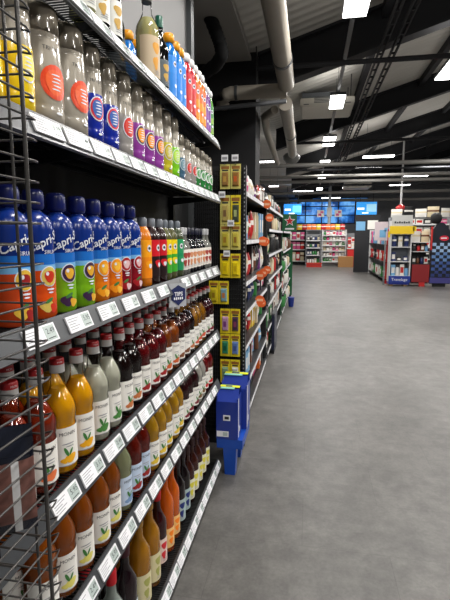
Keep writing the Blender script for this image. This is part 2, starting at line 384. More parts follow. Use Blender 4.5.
M_cglass = clear_glass('bottle_glass')
CREAM = mat('label_cream', srgb(232, 229, 222), .55)
RED = plastic('red', srgb(190, 25, 30)); WHITECAP = plastic('white', srgb(225, 225, 225))
DK = mat('label_ink', srgb(35, 30, 35), .6); LEAF = mat('leaf_green', srgb(60, 120, 55), .6)
def syrup(name, col, fruit, cap=('r', 'w'), leaf=True, label=CREAM, kind='syrup_bottle', fill=.215, text='MONIN', mono=False):
    """tall clear bottle with bulging shoulders, cream label with fruit, red top cap"""
    r = empty(kind)
    liq = liquid(name, col)
    if min(col) > .1: liq.node_tree.nodes['Principled BSDF'].inputs['Transmission Weight'].default_value = .55
    elif max(col) > .5: liq.node_tree.nodes['Principled BSDF'].inputs['Transmission Weight'].default_value = .25
    body = [(.033, .000), (.037, .003), (.0388, .008), (.0388, .124), (.0378, .131), (.0405, .142), (.0412, .156), (.0400, .168), (.0355, .182), (.0275, .199), (.0205, .212), (.0175, .224), (.0162, .254), (.0172, .256), (.0172, .268)]
    MB().lathe(body, 20).build('glass', M_cglass, r)
    inner = [(q-.0018, z+.002 if i == 0 else z) for i, (q, z) in enumerate(body) if z < fill]+[(.0165, fill)]
    MB().lathe(inner, 20).build('liquid', liq, r)
    c = MB().lathe([(.0182, .254), (.0180, .274), (.0180, .2745), (.0176, .286), (.0160, .289)], 16)
    for i, p in enumerate(c.f):
        zc = sum(c.v[j][2] for j in p)/len(p); c.m[i] = (1 if zc > .2743 else 0, c.m[i][1])
    c.text(.0183, 'MON', .006, 0, .2805, 2)
    c.build('cap', [plastic('cap_silver', srgb(176, 174, 172)), plastic('cap_red', srgb(150, 24, 28)), WHITECAP], r)
    R = .0395; l = MB(); l.patch(R, -.052, .052, .022, .120, 0, 12)
    l.text(R+.0010, text, .0130, 0, .104, 1)
    l.blob(R+.0006, 0, .078, .017, .0016, 2); l.blob(R+.0006, .004, .071, .012, .0012, 2)
    fm = mat('fruit_'+name, fruit, .6)
    l.blob(R+.0009, .005, .040, .016, .011, 3, wob=.12, rot=.3); l.blob(R+.0011, -.012, .036, .009, .007, 3, wob=.15)
    if leaf: l.blob(R+.0013, -.006, .058, .004, .013, 4, rot=.4); l.blob(R+.0013, .006, .057, .003, .010, 4, rot=-.5)
    l.blob(R+.0007, 0, .022, .020, .0012, 2)
    l.build('label', [label, DK, M_paleink, fm, LEAF], r)
    return finish(r, name)
LB = mat('label_blue', srgb(190, 205, 225), .55)
syrup('peach', srgb(150, 45, 14), srgb(220, 110, 60)); syrup('pineapple', srgb(226, 160, 12), srgb(235, 170, 20))
syrup('mint', srgb(225, 225, 205), srgb(70, 130, 60)); syrup('almond', srgb(28, 12, 10), srgb(190, 110, 60))
syrup('cherry', srgb(110, 12, 16), srgb(150, 20, 25)); syrup('hazelnut', srgb(165, 80, 20), srgb(200, 90, 40))
syrup('caramel', srgb(178, 92, 20), srgb(225, 215, 110)); syrup('cola', srgb(70, 18, 12), srgb(120, 70, 40), leaf=False)
syrup('passion', srgb(195, 145, 25), srgb(225, 190, 60)); syrup('burgundy', srgb(62, 8, 16), srgb(120, 20, 40))
syrup('ginger', srgb(165, 110, 20), srgb(205, 80, 50)); syrup('coconut', srgb(225, 222, 212), srgb(120, 90, 60))
syrup('gomme', srgb(190, 195, 150), srgb(120, 150, 190), label=LB); syrup('red', srgb(150, 20, 20), srgb(200, 30, 40))
syrup('rusty', srgb(130, 30, 14), srgb(150, 30, 30), label=LB); syrup('vanilla', srgb(140, 95, 30), srgb(220, 180, 60))

def carton_text(mb, r, t, *a): mb.text(r, t, *a)
BLUE = plastic('cap_blue', srgb(8, 20, 84), .3); BLACKP = plastic('black', srgb(20, 20, 22))
def capri(name, low, fruit, fruit2, high=None):
    r = empty('squash_bottle')
    Cb = [mat('print_navy', srgb(12, 42, 118), .22), mat('print_blue', srgb(30, 105, 190), .25), mat('print_sky', srgb(120, 180, 225), .25), mat('print_'+name, low, .25)]
    prof = [(.033, 0, 3), (.0378, .006, 3), (.0385, .05, 3), (.0376, .055, 3), (.0385, .060, 3), (.0385, .098, 3), (.0388, .105, 2), (.0385, .117, 1), (.0385, .140, 0), (.0378, .150, 0),
            (.0385, .190, 0), (.036, .207, 0), (.030, .220, 0), (.0185, .228, 0), (.0145, .232, 0), (.0145, .236, 0)]
    MB().lathe(prof, 24).build('bottle', Cb, r)
    MB().lathe([(.0165, .234), (.021, .237), (.0225, .243), (.0225, .266), (.0205, .274), (.015, .277)], 18).build('cap', BLUE, r)
    R = .0392; l = MB()
    l.text(R+.0008, 'Capri-Sun', .0270, .004, .170, 0, .42, .25, .0004)
    l.text(R+.0006, 'SIRUP', .0115, .006, .144, 0, 0, .1)
    l.blob(R+.0004, .002, .092, .0215, .0225, 0, n=18)
    l.blob(R+.0010, .002, .092, .0192, .0202, 1, n=18); l.blob(R+.0014, .002, .092, .013, .013, 2, n=12, wob=.1)
    l.blob(R+.0018, -.004, .098, .004, .0045, 0, n=10)
    l.blob(R+.0006, .004, .064, .010, .0022, 0); l.blob(R+.0006, .004, .057, .007, .0018, 0)
    l.blob(R+.0008, -.008, .028, .015, .013, 1, wob=.15); l.blob(R+.0010, .010, .023, .011, .010, 2, wob=.2); l.blob(R+.0013, -.002, .040, .011, .004, 3, rot=.5)
    l.build('print', [mat('print_white', srgb(225, 228, 235), .4), mat('print_f_'+name, fruit, .35), mat('print_g_'+name, fruit2, .35), LEAF], r)
    return finish(r, name)
capri('capri_orange_apple', srgb(215, 80, 20), srgb(215, 190, 90), srgb(200, 50, 25))
capri('capri_multi', srgb(200, 70, 25), srgb(225, 180, 60), srgb(150, 30, 30))
capri('capri_lime', srgb(120, 175, 25), srgb(60, 35, 70), srgb(225, 170, 50))
capri('capri_orange', srgb(225, 115, 15), srgb(240, 150, 20), srgb(245, 185, 60))
capri('capri_cherry', srgb(130, 15, 30), srgb(160, 20, 30), srgb(225, 190, 190))

GREYCLEAR = mat('tritop_clear', srgb(182, 174, 160), .14, trans=.2, coat=.5)
def tall_squash(name, low, disc, disc2, clear_low=False):
    """tall soft bottle: colour sleeve below, clear ribbed upper with a wide cup cap"""
    r = empty('squash_bottle')
    lowm = mat('sleeve_'+name, low, .22, coat=.5)
    q = 1.16
    prof = [(.030, 0, 0), (.0375, .006, 0), (.0385, .04, 0), (.0375, .045, 0), (.0385, .05, 0), (.0385, .088, 0), (.0375, .094, 0), (.0385, .10, 0), (.0385, .138, 1), (.0365, .152, 1), (.0365, .19, 1), (.0350, .194, 1), (.0357, .198, 1),
            (.0350, .235, 1), (.0335, .262, 1), (.030, .271, 1), (.018, .275, 1)]
    prof = [(p[0]*q, p[1], p[2]) for p in prof]
    MB().lathe(prof, 24).build('bottle', [lowm if not clear_low else GREYCLEAR, GREYCLEAR], r)
    MB().lathe([(p[0]*q, p[1]) for p in ((.034, .206), (.0362, .208), (.0358, .240), (.0348, .264), (.029, .274), (.015, .277))], 24).build('cup_cap', clear_glass('cup_glass', (.93, .92, .9), .2), r)
    R = .0392*q; l = MB()
    D = 1.3 if clear_low else 1.12
    l.blob(R+.0004, .004, .098, .024*D, .030*D, 1 if clear_low else 0, n=20); l.blob(R+.0009, .004, .098, .0215*D, .0272*D, 1, n=20)
    l.blob(R+.0014, .004, .098, .017*D, .022*D, 2, n=16, wob=.05)
    for k in range(5): l.blob(R+.0018, .004+.003*(k % 2), .114-.008*k, .010, .0016, 0)
    l.text(.0373*q, 'TRI TOP', .0115, .002, .172, 3)
    l.blob(R+.0006, .010, .03, .008, .003, 0)
    l.build('print', [mat('print_white', srgb(225, 228, 235), .4), mat('disc_'+name, disc, .35), mat('disc2_'+name, disc2, .35), M_ink], r)
    return finish(r, name)
tall_squash('top_lemon', srgb(235, 200, 20), srgb(240, 215, 40), srgb(245, 225, 90))
tall_squash('top_blood_orange', srgb(0, 0, 0), srgb(232, 70, 20), srgb(238, 95, 35), True)
tall_squash('top_blue', srgb(18, 40, 150), srgb(215, 40, 60), srgb(40, 90, 170))
tall_squash('top_redwhite', srgb(150, 145, 140), srgb(205, 35, 30), srgb(215, 60, 40))
tall_squash('top_purple', srgb(140, 60, 150), srgb(60, 30, 60), srgb(240, 150, 20))
tall_squash('top_olive', srgb(190, 180, 40), srgb(180, 160, 30), srgb(205, 195, 80))
tall_squash('top_lime', srgb(120, 195, 30), srgb(150, 210, 50), srgb(190, 225, 90))
tall_squash('top_slate', srgb(60, 95, 120), srgb(90, 130, 150), srgb(120, 150, 165))
tall_squash('top_green', srgb(40, 120, 55), srgb(230, 235, 225), srgb(70, 150, 70))

def sport(name, body, lab, lab2, capc, kind='drink_bottle', mono=True, h=.235, r0=.033):
    """still drink bottle with ridged cap and full sleeve"""
    r = empty(kind); s = h/.235
    bm = mat('drink_'+name, body, .2, trans=.2, coat=.6); lm = mat('dlabel_'+name, lab, .35); lm2 = mat('dlabel2_'+name, lab2, .35)
    prof = [(r0*.85, 0), (r0, .006), (r0, .05), (r0*.94, .06), (r0*.94, .07), (r0, .08), (r0, .165*s), (r0*.85, .185*s), (r0*.5, .205*s), (r0*.42, .21*s)]
    MB().lathe(prof, 20).build('bottle', bm, r)
    cr = .78 if name[:4] == 'flip' else .56
    MB().lathe([(r0*.5, .203*s), (r0*cr, .206*s), (r0*cr, .228*s), (r0*cr*.8, h)], 16).build('cap', plastic('cap_'+name, capc), r)
    R = r0+.0008; l = MB(); l.patch(R, -R*2.6, R*2.6, .028, .10*s, 0, 20); l.patch(R, -R*2.6, R*2.6, .10*s, .158*s, 1, 20)
    l.blob(R+.0008, 0, .13*s, .010, .012, 2); l.blob(R+.0012, 0, .13*s, .006, .005, 3); l.blob(R+.0008, .0, .075, .016, .014, 1, wob=.15); l.blob(R+.0012, .004, .07, .009, .008, 2, wob=.1)
    l.build('label', [lm, lm2, mat('print_white', srgb(225, 228, 235), .4), M_ink], r)
    return finish(r, name)
sport('drink_orange', srgb(235, 130, 15), srgb(238, 135, 15), srgb(245, 160, 20), srgb(110, 115, 122))
sport('drink_red', srgb(40, 15, 15), srgb(35, 20, 22), srgb(205, 25, 40), srgb(110, 115, 122))
sport('drink_lime', srgb(90, 90, 50), srgb(60, 165, 45), srgb(235, 205, 20), srgb(105, 112, 120))
sport('drink_green', srgb(70, 80, 50), srgb(30, 140, 90), srgb(40, 150, 95), srgb(105, 112, 120))
sport('flip_blue', srgb(15, 125, 215), srgb(20, 130, 220), srgb(25, 135, 225), srgb(240, 160, 20), h=.29)
sport('flip_red', srgb(200, 25, 35), srgb(205, 40, 30), srgb(210, 25, 40), srgb(235, 235, 235), h=.30, r0=.034)
sport('flip_orange', srgb(235, 125, 10), srgb(240, 150, 20), srgb(230, 105, 20), srgb(235, 235, 235), h=.30, r0=.034)
sport('flip_purple', srgb(120, 50, 150), srgb(130, 60, 160), srgb(115, 45, 150), srgb(235, 235, 235), h=.28, r0=.032)
sport('flip_green', srgb(90, 170, 50), srgb(140, 190, 60), srgb(60, 150, 60), srgb(235, 235, 235), h=.28, r0=.032)

def wine(name, glass, lab, capc, h=.30, r0=.036, fruit=None, tintglass=False, motif=srgb(190, 150, 60), label_h=.1):
    """straight shouldered bottle with long neck and paper label"""
    r = empty('liqueur_bottle'); s = h/.30
    gm = liquid(name, glass)
    body = [(r0*.86, 0), (r0, .005), (r0, .165*s), (r0*.93, .182*s), (r0*.6, .205*s), (r0*.40, .222*s), (r0*.37, .275*s), (r0*.42, .277*s), (r0*.42, .285*s)]
    if tintglass:
        MB().lathe(body, 20).build('glass', M_cglass, r)
        MB().lathe([(max(.004, q-.002), z+.001) for q, z in body[:5]], 20).build('liquid', gm, r)
    else: MB().lathe(body, 20).build('glass', gm, r)
    MB().lathe([(r0*.44, .255*s), (r0*.45, .258*s), (r0*.45, .296*s), (r0*.38, h)], 16).build('cap', plastic('wcap_'+name, capc), r)
    R = r0+.0007; l = MB(); l.patch(R, -R*1.5, R*1.5, .025, .025+label_h, 0, 14)
    mm = mat('motif_'+name, motif, .5)
    l.blob(R+.0007, 0, .025+label_h*.72, .018, label_h*.14, 1, wob=.15); l.blob(R+.0010, -.005, .025+label_h*.35, .012, label_h*.16, 1, wob=.2)
    for k in range(3): l.blob(R+.0008, .002, .035+.006*k, .016, .0011, 2)
    l.build('label', [mat('wlab_'+name, lab, .55), mm, M_paleink], r)
    return finish(r, name)
wine('wine_clear', srgb(200, 200, 150), srgb(225, 225, 215), srgb(120, 180, 40))
wine('wine_dark', srgb(18, 22, 18), srgb(225, 225, 218), srgb(25, 25, 28))
wine('wine_green', srgb(22, 22, 22), srgb(80, 90, 95), srgb(10, 85, 65))
wine('elder', srgb(205, 200, 140), srgb(196, 176, 146), srgb(40, 35, 32), h=.36, r0=.046, tintglass=True, motif=srgb(215, 150, 40), label_h=.15)
wine('smalldark', srgb(16, 18, 30), srgb(228, 222, 214), srgb(16, 18, 40), h=.235, r0=.030, motif=srgb(205, 140, 100))
wine('smallclear', srgb(150, 150, 145), srgb(228, 222, 214), srgb(170, 170, 172), h=.235, r0=.030, motif=srgb(160, 60, 50))
wine('bigclear', srgb(175, 185, 178), srgb(190, 205, 205), srgb(200, 30, 40), h=.36, r0=.045, motif=srgb(215, 20, 40), label_h=.13)
wine('bigplum', srgb(38, 18, 26), srgb(205, 212, 218), srgb(60, 20, 30), h=.38, r0=.045, motif=srgb(210, 45, 45), label_h=.12)
wine('biggold', srgb(190, 130, 25), srgb(212, 202, 160), srgb(150, 110, 40), h=.41, r0=.048, motif=srgb(165, 165, 90), label_h=.13)
wine('bigorange', srgb(235, 110, 10), srgb(240, 190, 120), srgb(220, 105, 20), h=.43, r0=.044, motif=srgb(245, 130, 20), label_h=.1)
wine('bigdark', srgb(25, 14, 16), srgb(165, 185, 185), srgb(45, 35, 38), h=.37, r0=.043, motif=srgb(30, 45, 110), label_h=.12)
wine('bigred', srgb(60, 15, 20), srgb(225, 200, 190), srgb(180, 25, 30), h=.38, r0=.043, motif=srgb(200, 40, 50), label_h=.12)
wine('bigcream', srgb(70, 30, 22), srgb(222, 220, 195), srgb(50, 28, 28), h=.34, r0=.042, motif=srgb(215, 205, 70), label_h=.12)

DESC = {  # what each kind looks like, short
 'peach': 'reddish-brown syrup bottle', 'pineapple': 'golden yellow syrup bottle', 'mint': 'clear syrup bottle with leaf label', 'almond': 'black syrup bottle',
 'cherry': 'dark red syrup bottle', 'hazelnut': 'orange-brown syrup bottle', 'caramel': 'brown syrup bottle with yellow fruit', 'cola': 'deep brown syrup bottle', 'passion': 'ochre syrup bottle',
 'burgundy': 'burgundy syrup bottle', 'ginger': 'mustard syrup bottle with red fruit', 'coconut': 'colourless syrup bottle', 'gomme': 'greenish clear syrup bottle with blue label',
 'red': 'bright red syrup bottle', 'rusty': 'rust-red syrup bottle with bluish label', 'vanilla': 'olive-gold syrup bottle',
 'capri_orange_apple': 'blue and orange-red squash bottle with apple slices', 'capri_multi': 'blue and brick-orange squash bottle', 'capri_lime': 'blue and lime squash bottle',
 'capri_orange': 'blue and orange squash bottle', 'capri_cherry': 'blue and cherry-red squash bottle',
 'top_lemon': 'yellow-sleeved squash bottle', 'top_blood_orange': 'clear squash bottle with orange-red patch', 'top_blue': 'royal-blue squash bottle', 'top_redwhite': 'pale squash bottle with red print',
 'top_purple': 'purple squash bottle with orange disc', 'top_olive': 'olive-yellow squash bottle', 'top_lime': 'lime-green squash bottle', 'top_slate': 'slate-blue squash bottle', 'top_green': 'green and white squash bottle',
 'drink_orange': 'orange drink bottle, grey cap', 'drink_red': 'red and black drink bottle, grey cap', 'drink_lime': 'yellow and green drink bottle, grey cap', 'drink_green': 'teal-green drink bottle, grey cap',
 'flip_blue': 'sky-blue bottle with orange cap', 'flip_red': 'red bottle with white cap', 'flip_orange': 'orange bottle with white cap', 'flip_purple': 'purple bottle with white cap', 'flip_green': 'green bottle with white cap',
 'wine_clear': 'pale bottle with lime cap', 'wine_dark': 'black bottle with white label', 'wine_green': 'dark bottle with green cap', 'elder': 'large clear bottle with beige label and flower print',
 'smalldark': 'small dark bottle with white label', 'smallclear': 'small clear bottle with white label', 'bigclear': 'grey-clear bottle with red berry label', 'bigplum': 'plum-dark bottle with red and white label',
 'biggold': 'golden bottle with cream label', 'bigred': 'dark bottle with red cap and pink label', 'bigorange': 'bright orange bottle', 'bigdark': 'blackish bottle with pale blue label', 'bigcream': 'brown bottle with cream and yellow label'}
COUNT = {}
DK_SYR = ('peach', 'pineapple', 'mint', 'almond', 'cherry', 'hazelnut', 'caramel', 'cola', 'passion', 'burgundy', 'ginger', 'coconut', 'gomme', 'red', 'rusty', 'vanilla')
pending = []
def put(kind, x, y, z, where, group, face=None):
    p = protos[kind]
    o = p if not p['used'] else copy_tree(p)
    p['used'] = 1
    o.location = (x, y, z)
    o.rotation_euler = (0, 0, (-.42 if face is None else face)+random.uniform(-.16, .16))
    o['category'] = 'bottle'; o['group'] = group
    if kind[:5] == 'capri': o.scale = (1.07, 1.07, 1.08)
    elif kind == 'top_blood_orange' and y < 1.1 and x > -.7: o.scale = (1.2, 1.2, 1.0)
    elif kind[:3] == 'top' and y > 2.1: o.scale = (.9, .9, .80)
    elif kind in DK_SYR: o.scale = (1.05, 1.05, 1.05)
    elif kind[:5] == 'drink': o.scale = (1.04, 1.04, 1.12)
    pending.append((o, kind, where)); COUNT[(kind, where)] = COUNT.get((kind, where), 0)+1
    return o

SHELF = {'A': 2.235, 'B': 1.905, 'C': 1.455, 'D': 1.032, 'E': .695, 'F': .125}
def run(sh, rows, seq, pitch, y0, where, group, xf=-.632, dx=.08):
    """seq: list of (kind, n) from the near end"""
    for ri in range(rows):
        y = y0
        for kind, n in seq:
            for _ in range(n):
                if y > 2.80: return_ = True
                if y <= 2.80:
                    put(kind, xf-dx*ri+random.uniform(-.004, .004), y+random.uniform(-.003, .003)+ri*.012, SHELF[sh]+.0025, where+(', front row' if ri == 0 else ', second row' if ri == 1 else ', back row'), group)
                y += pitch(kind) if callable(pitch) else pitch
run('D', 2, [('peach', 2), ('pineapple', 2), ('mint', 2), ('almond', 2), ('cherry', 3), ('hazelnut', 2), ('cola', 2), ('almond', 1), ('ginger', 3), ('burgundy', 2), ('vanilla', 2), ('almond', 2)], .0955, .842, 'fourth shelf down', 'syrup bottles on the fourth shelf down', xf=-.634, dx=.095)
run('E', 2, [('caramel', 5), ('gomme', 1), ('rusty', 2), ('passion', 5), ('burgundy', 3), ('coconut', 2), ('red', 2), ('vanilla', 3)], .0955, .91, 'fifth shelf down', 'syrup bottles on the fifth shelf down', xf=-.634, dx=.095)
for ri in (0, 1):
    for kind, y in (('bigclear', 1.34), ('bigplum', 1.46), ('biggold', 1.60), ('biggold', 1.72), ('bigred', 1.83), ('bigorange', 1.94), ('bigorange', 2.04), ('bigdark', 2.15), ('bigdark', 2.25), ('bigcream', 2.35), ('bigcream', 2.45), ('bigcream', 2.55), ('bigcream', 2.65), ('bigcream', 2.75)):
        put(kind, -.662-.105*ri, y+.01*ri, SHELF['F']+.0025, 'bottom shelf'+(', front row', ', second row')[ri], 'large bottles on the bottom shelf')
run('C', 2, [('capri_multi', 1), ('capri_orange_apple', 1), ('capri_lime', 2), ('capri_orange', 2), ('capri_cherry', 2)], .0955, .872, 'third shelf down', 'blue squash bottles on the third shelf down', xf=-.635, dx=.092)
run('C', 2, [('drink_orange', 1), ('drink_red', 2), ('drink_lime', 2), ('drink_green', 1)], .085, 1.665, 'third shelf down', 'drink bottles on the third shelf down')
run('C', 2, [('smallclear', 2), ('smalldark', 5), ('smallclear', 2)], .068, 2.19, 'third shelf down', 'small bottles on the third shelf down', dx=.075)
for ri in (0, 1):
    for kind, y in (('top_lemon', .82), ('top_lemon', .925), ('top_blood_orange', 1.042), ('top_blood_orange', 1.148), ('top_blue', 1.262), ('top_blue', 1.375), ('top_redwhite', 1.485), ('top_purple', 1.60), ('top_purple', 1.71), ('top_purple', 1.82), ('top_olive', 1.94),
                    ('top_lime', 2.045), ('top_slate', 2.15), ('top_redwhite', 2.26), ('top_redwhite', 2.365), ('top_green', 2.47), ('top_green', 2.575), ('top_green', 2.68), ('top_green', 2.785)):
        if ri and y == 1.042: continue
        put(kind, -.638-.012*(kind == 'top_blood_orange' and y < 1.1)-.105*ri+random.uniform(-.003, .003), y+ri*.012, SHELF['B']+.0025, 'second shelf down'+(', front row', ', second row')[ri], 'tall squash bottles on the second shelf down')
for kind, y, x in (('wine_clear', 1.24, -.63), ('wine_dark', 1.33, -.63), ('wine_dark', 1.42, -.63), ('wine_green', 1.66, -.72), ('flip_blue', 1.98, -.80), ('flip_blue', 2.08, -.80), ('elder', 1.80, -.645), ('wine_green', 1.90, -.63),
                   ('flip_blue', 2.04, -.635), ('flip_blue', 2.13, -.635), ('flip_blue', 2.20, -.635), ('flip_red', 2.29, -.63), ('flip_red', 2.37, -.63), ('flip_orange', 2.45, -.63), ('flip_orange', 2.53, -.63), ('flip_orange', 2.60, -.63),
                   ('flip_purple', 2.67, -.63), ('flip_purple', 2.74, -.63), ('flip_green', 2.81, -.63)):
    put(kind, x, y, SHELF['A']+.0025, 'topmost shelf', 'bottles on the topmost shelf')
seen = {}
for o, kind, where in sorted(pending, key=lambda t: t[0].location.y):
    k = (kind, where); i = seen.get(k, 0); seen[k] = i+1
    o['label'] = DESC[kind]+' on the '+where if COUNT[k] == 1 else '%s %s on the %s' % (ORD[i], DESC[kind], where)
for p in protos.values():
    if not p['used']:
        for ch in list(p.children): bpy.data.objects.remove(ch)
        bpy.data.objects.remove(p)

# ================================================================== NEAR SHELVING UNIT
unit = empty('shelving_unit', (0, 0, 0)); tag(unit, 'long black wire shelving unit holding six levels of bottles along the aisle', 'shelving unit')
Y0, Y1, XB, XF = .58, 2.86, -.90, -.585
MB().box(XB-.03, XB, Y0, 3.32, 0, 2.3).build('back_panel', mat('back_black', srgb(22, 23, 25), .6), unit)
MB().box(XB-.03, XB, Y0, 3.32, 2.3, 3.5).build('header_panel', mat('header_grey', srgb(112, 111, 110), .55, noise=.04, nscale=1), unit)
for y in (Y0, 1.2, Y1-.02):
    MB().box(XB, XB+.03, y, y+.03, 0, 2.5).build('upright', M_black, unit)
MB().box(XB-.03, XB+.035, 3.32, 3.40, 0, 3.5).build('upright', M_rail, unit)
MB().box(XB, -.60, Y0, Y1, 0, .095).build('plinth', M_black, unit)
def make_shelf(z, deep=XB):
    mb = MB()
    n = int((Y1-Y0)/.0125)
    for k in range(n+1):
        y = Y0+k*(Y1-Y0)/n; mb.box(deep, XF, y-.0013, y+.0013, z-.003, z)
    for k in range(5):
        x = deep+.01+(XF-deep-.02)*k/4; mb.box(x-.003, x+.003, Y0, Y1, z-.010, z-.0035)
    s = mb.build('shelf', M_wire, unit)
    # sloped price rail
    r = MB(); a, b_ = (XF, z+.006), (XF+.024, z-.05)
    r.add([(a[0]-.006, Y0, a[1]), (a[0]+.0, Y0, a[1]+.002), (b_[0], Y0, b_[1]), (b_[0]-.006, Y0, b_[1]-.004),
           (a[0]-.006, Y1, a[1]), (a[0]+.0, Y1, a[1]+.002), (b_[0], Y1, b_[1]), (b_[0]-.006, Y1, b_[1]-.004)],
          [(0, 1, 5, 4), (1, 2, 6, 5), (2, 3, 7, 6), (3, 0, 4, 7), (0, 3, 2, 1), (4, 5, 6, 7)])
    r.build('price_rail', M_railD, s)
    for y in (Y0+.01, 1.22, Y1-.03):
        MB().add([(deep, y, z-.012), (XF, y, z-.012), (XF, y, z-.03), (deep, y, z-.06), (deep, y+.012, z-.012), (XF, y+.012, z-.012), (XF, y+.012, z-.03), (deep, y+.012, z-.06)],
                 [(0, 1, 2, 3), (4, 7, 6, 5), (0, 4, 5, 1), (1, 5, 6, 2), (2, 6, 7, 3), (3, 7, 4, 0)]).build('bracket', M_black, s)
for s_ in SHELF.values(): make_shelf(s_)

# price tags: electronic, clipped on the sloped rail
def make_tag(txt):
    o = MB().box(-.058, .058, -.021, .021, 0, .004).build('price_tag', M_white)
    s = MB().box(.012, .052, -.017, .017, .004, .0046).build('screen', M_screen, o)
    p = MB()
    v, f = text_geo(txt, .019); p.add([(x+.034, y+.004, .0051) for x, y in v], f, 1)
    for k, wd in enumerate((.050, .042, .030, .046, .034)): p.box(-.052, -.052+wd, .012-k*.0065, .0138-k*.0065, .004, .0044, 0)
    p.box(.018, .046, -.013, -.011, .0046, .0050, 1)
    p.build('print', [M_paleink, M_ink], o)
    return o
tag_protos = [make_tag(t) for t in ('3.19', '2.49', '5.95')]; used = [0, 0, 0]
SH_NAME = {'A': 'topmost shelf', 'B': 'second shelf down', 'C': 'third shelf down', 'D': 'fourth shelf down', 'E': 'fifth shelf down', 'F': 'bottom shelf'}
ang = math.atan2(.056, .024)
def place_tag(sh, y, i):
    j = (i*7+ord(sh)) % 3
    o = tag_protos[j] if not used[j] else copy_tree(tag_protos[j]); used[j] = 1
    z = SHELF[sh]
    # local x -> +Y, local y -> up the slope, local z -> outward
    up = Vector((-.024, 0, .056)).normalized(); out = Vector((.056, 0, .024)).normalized(); ax = Vector((0, 1, 0))
    M = Matrix((ax, up, out)).transposed().to_4x4()
    M.translation = Vector((XF+.0125, y, z-.0215))+out*.0005
    o.matrix_world = M
    tag(o, 'white electronic price tag, %s from the near end on the %s rail' % (ORD[i], SH_NAME[sh]), 'price tag', 'price tags on the %s' % SH_NAME[sh])
for sh, y, st in (('A', 1.10, .128), ('B', .94, .132), ('C', .87, .168), ('D', .935, .138), ('E', .87, .14), ('F', 1.42, .125)):
    i = 0
    while y < Y1-.05:
        if not (sh == 'C' and 1.74 < y < 1.93):
            place_tag(sh, y, i); i += 1
        y += st
# TIPS shield on the third rail
o = empty('shelf_sign', (-.548, 1.84, 1.395), math.radians(-38)); tag(o, 'navy shield-shaped TIPS sign on a pale card clipped to the third rail', 'sign')
card = MB(); card.box(-.001, .001, -.048, .042, -.045, .055); card.build('card', mat('card_grey', srgb(170, 172, 176), .5), o)
sh_ = [(-.036, .030), (-.018, .038), (0, .048), (.018, .038), (.036, .030), (.036, -.014), (.018, -.026), (0, -.040), (-.018, -.026), (-.036, -.014)]
mb = MB(); n = len(sh_)
mb.add([(.0015, y, z) for y, z in sh_]+[(.003, y, z) for y, z in sh_], [tuple(range(n, 2*n))]+[(k, (k+1) % n, n+(k+1) % n, n+k) for k in range(n)])
mb.build('shield', mat('navy_shield', srgb(14, 28, 82), .7), o)
mb = MB(); v, f = text_geo('TIPS', .024, 0, .0006); mb.add([(.0036, x, y+.009) for x, y in v], f)
for k in range(5): mb.box(.003, .0036, -.024+k*.010, -.018+k*.010, -.014-(k % 2)*.001, -.004)
mb.build('lettering', M_white, o)

# ================================================================== WIRE BASKET STAND IN THE NEAR LEFT CORNER
st = empty('wire_stand', (0, 0, 0)); tag(st, 'black wire grid stand in the near left corner, in front of the bottles', 'wire stand')
sx0, sx1, sy0, sy1 = -.545, -.38, .12, .583
mb = MB()
k = 0; z = .10
while z < 2.2:
    MBp = [(sx0, sy1, z), (sx1-.012, sy1, z), (sx1, sy1+.012, z), (sx1+.004, sy1-.004, z), (sx1+.002, sy1-.03, z), (sx1+.002, sy0, z)]
    mb.tube(MBp, .0016, 6); z += .0285
M_sw = mat('stand_wire', srgb(78, 76, 74), .3, .5)
mb.build('wires', M_sw, st)
for (x, y, r) in ((sx1+.004, sy1-.020, .0030), (sx1-.028, sy1-.003, .0022), (sx0, sy1-.003, .004), (sx1+.004, sy0, .0042), (sx0, sy0, .0042)):
    MB().tube([(x, y, 0.0), (x, y, 2.25)], r, 8).build('post', M_sw, st)
for z in (.75, 1.205, 1.9):
    if z == 1.9: continue
    mb = MB()
    for k in range(14): mb.tube([(sx0, sy0+.02+k*.032, z), (sx1, sy0+.02+k*.032, z)], .0018, 5)
    mb.build('basket_floor', M_sw, st)
def pouch(name, w_, h_, d_, mats, parent=None, seal=.08, n=10, bands=None):
    mb = MB(); vs_ = []; fs = []; ms = []
    N1 = n
    for side in (1, -1):
        for j in range(N1+1):
            v = j/N1
            for i in range(N1+1):
                u = i/N1
                q = (math.sin(PI*u)**.5)*(math.sin(PI*min(1, max(0, (v-seal)/(1-2*seal))))**.5 if seal < v < 1-seal else 0)
                vs_.append(((u-.5)*w_, side*(.001+q*d_/2), v*h_))
    off = (N1+1)**2
    for s in (0, 1):
        for j in range(N1):
            for i in range(N1):
                a = s*off+j*(N1+1)+i; f = (a, a+1, a+N1+2, a+N1+1)
                fs.append(f if s else f[::-1]); ms.append(bands(i/N1, j/N1, s) if bands else 0)
    mb.add(vs_, fs, ms, True)
    return mb.build(name, mats, parent)
M_pk = mat('pouch_navy', srgb(24, 28, 42), .25, coat=.5); M_pw = mat('pouch_white', srgb(215, 215, 215), .3); M_meat = mat('pouch_brown', srgb(120, 82, 74), .35, noise=.3, nscale=60)
def bandf(u, v, s): return 1 if v > .9 else (0 if v > .62 else (1 if abs(u-.3) < .06 or abs(u-.72) < .04 else (0 if v < .10 else 2)))
for k, (x, y, rz, t) in enumerate(((-.442, .562, .62, 'nearest the post'), (-.452, .49, .55, 'in the middle'), (-.462, .42, .6, 'farthest from the post'))):
    o = pouch('snack_pouch', .105, 0.17, .03, [M_pk, M_pw, M_meat, RED], bands=bandf); o.location = (x, y-.02, 1.209); o.rotation_euler = (0.05, 0, rz)
    tag(o, 'navy and brown striped snack pouch standing in the wire stand, %s' % t, 'snack pouch', 'snack pouches in the wire stand')

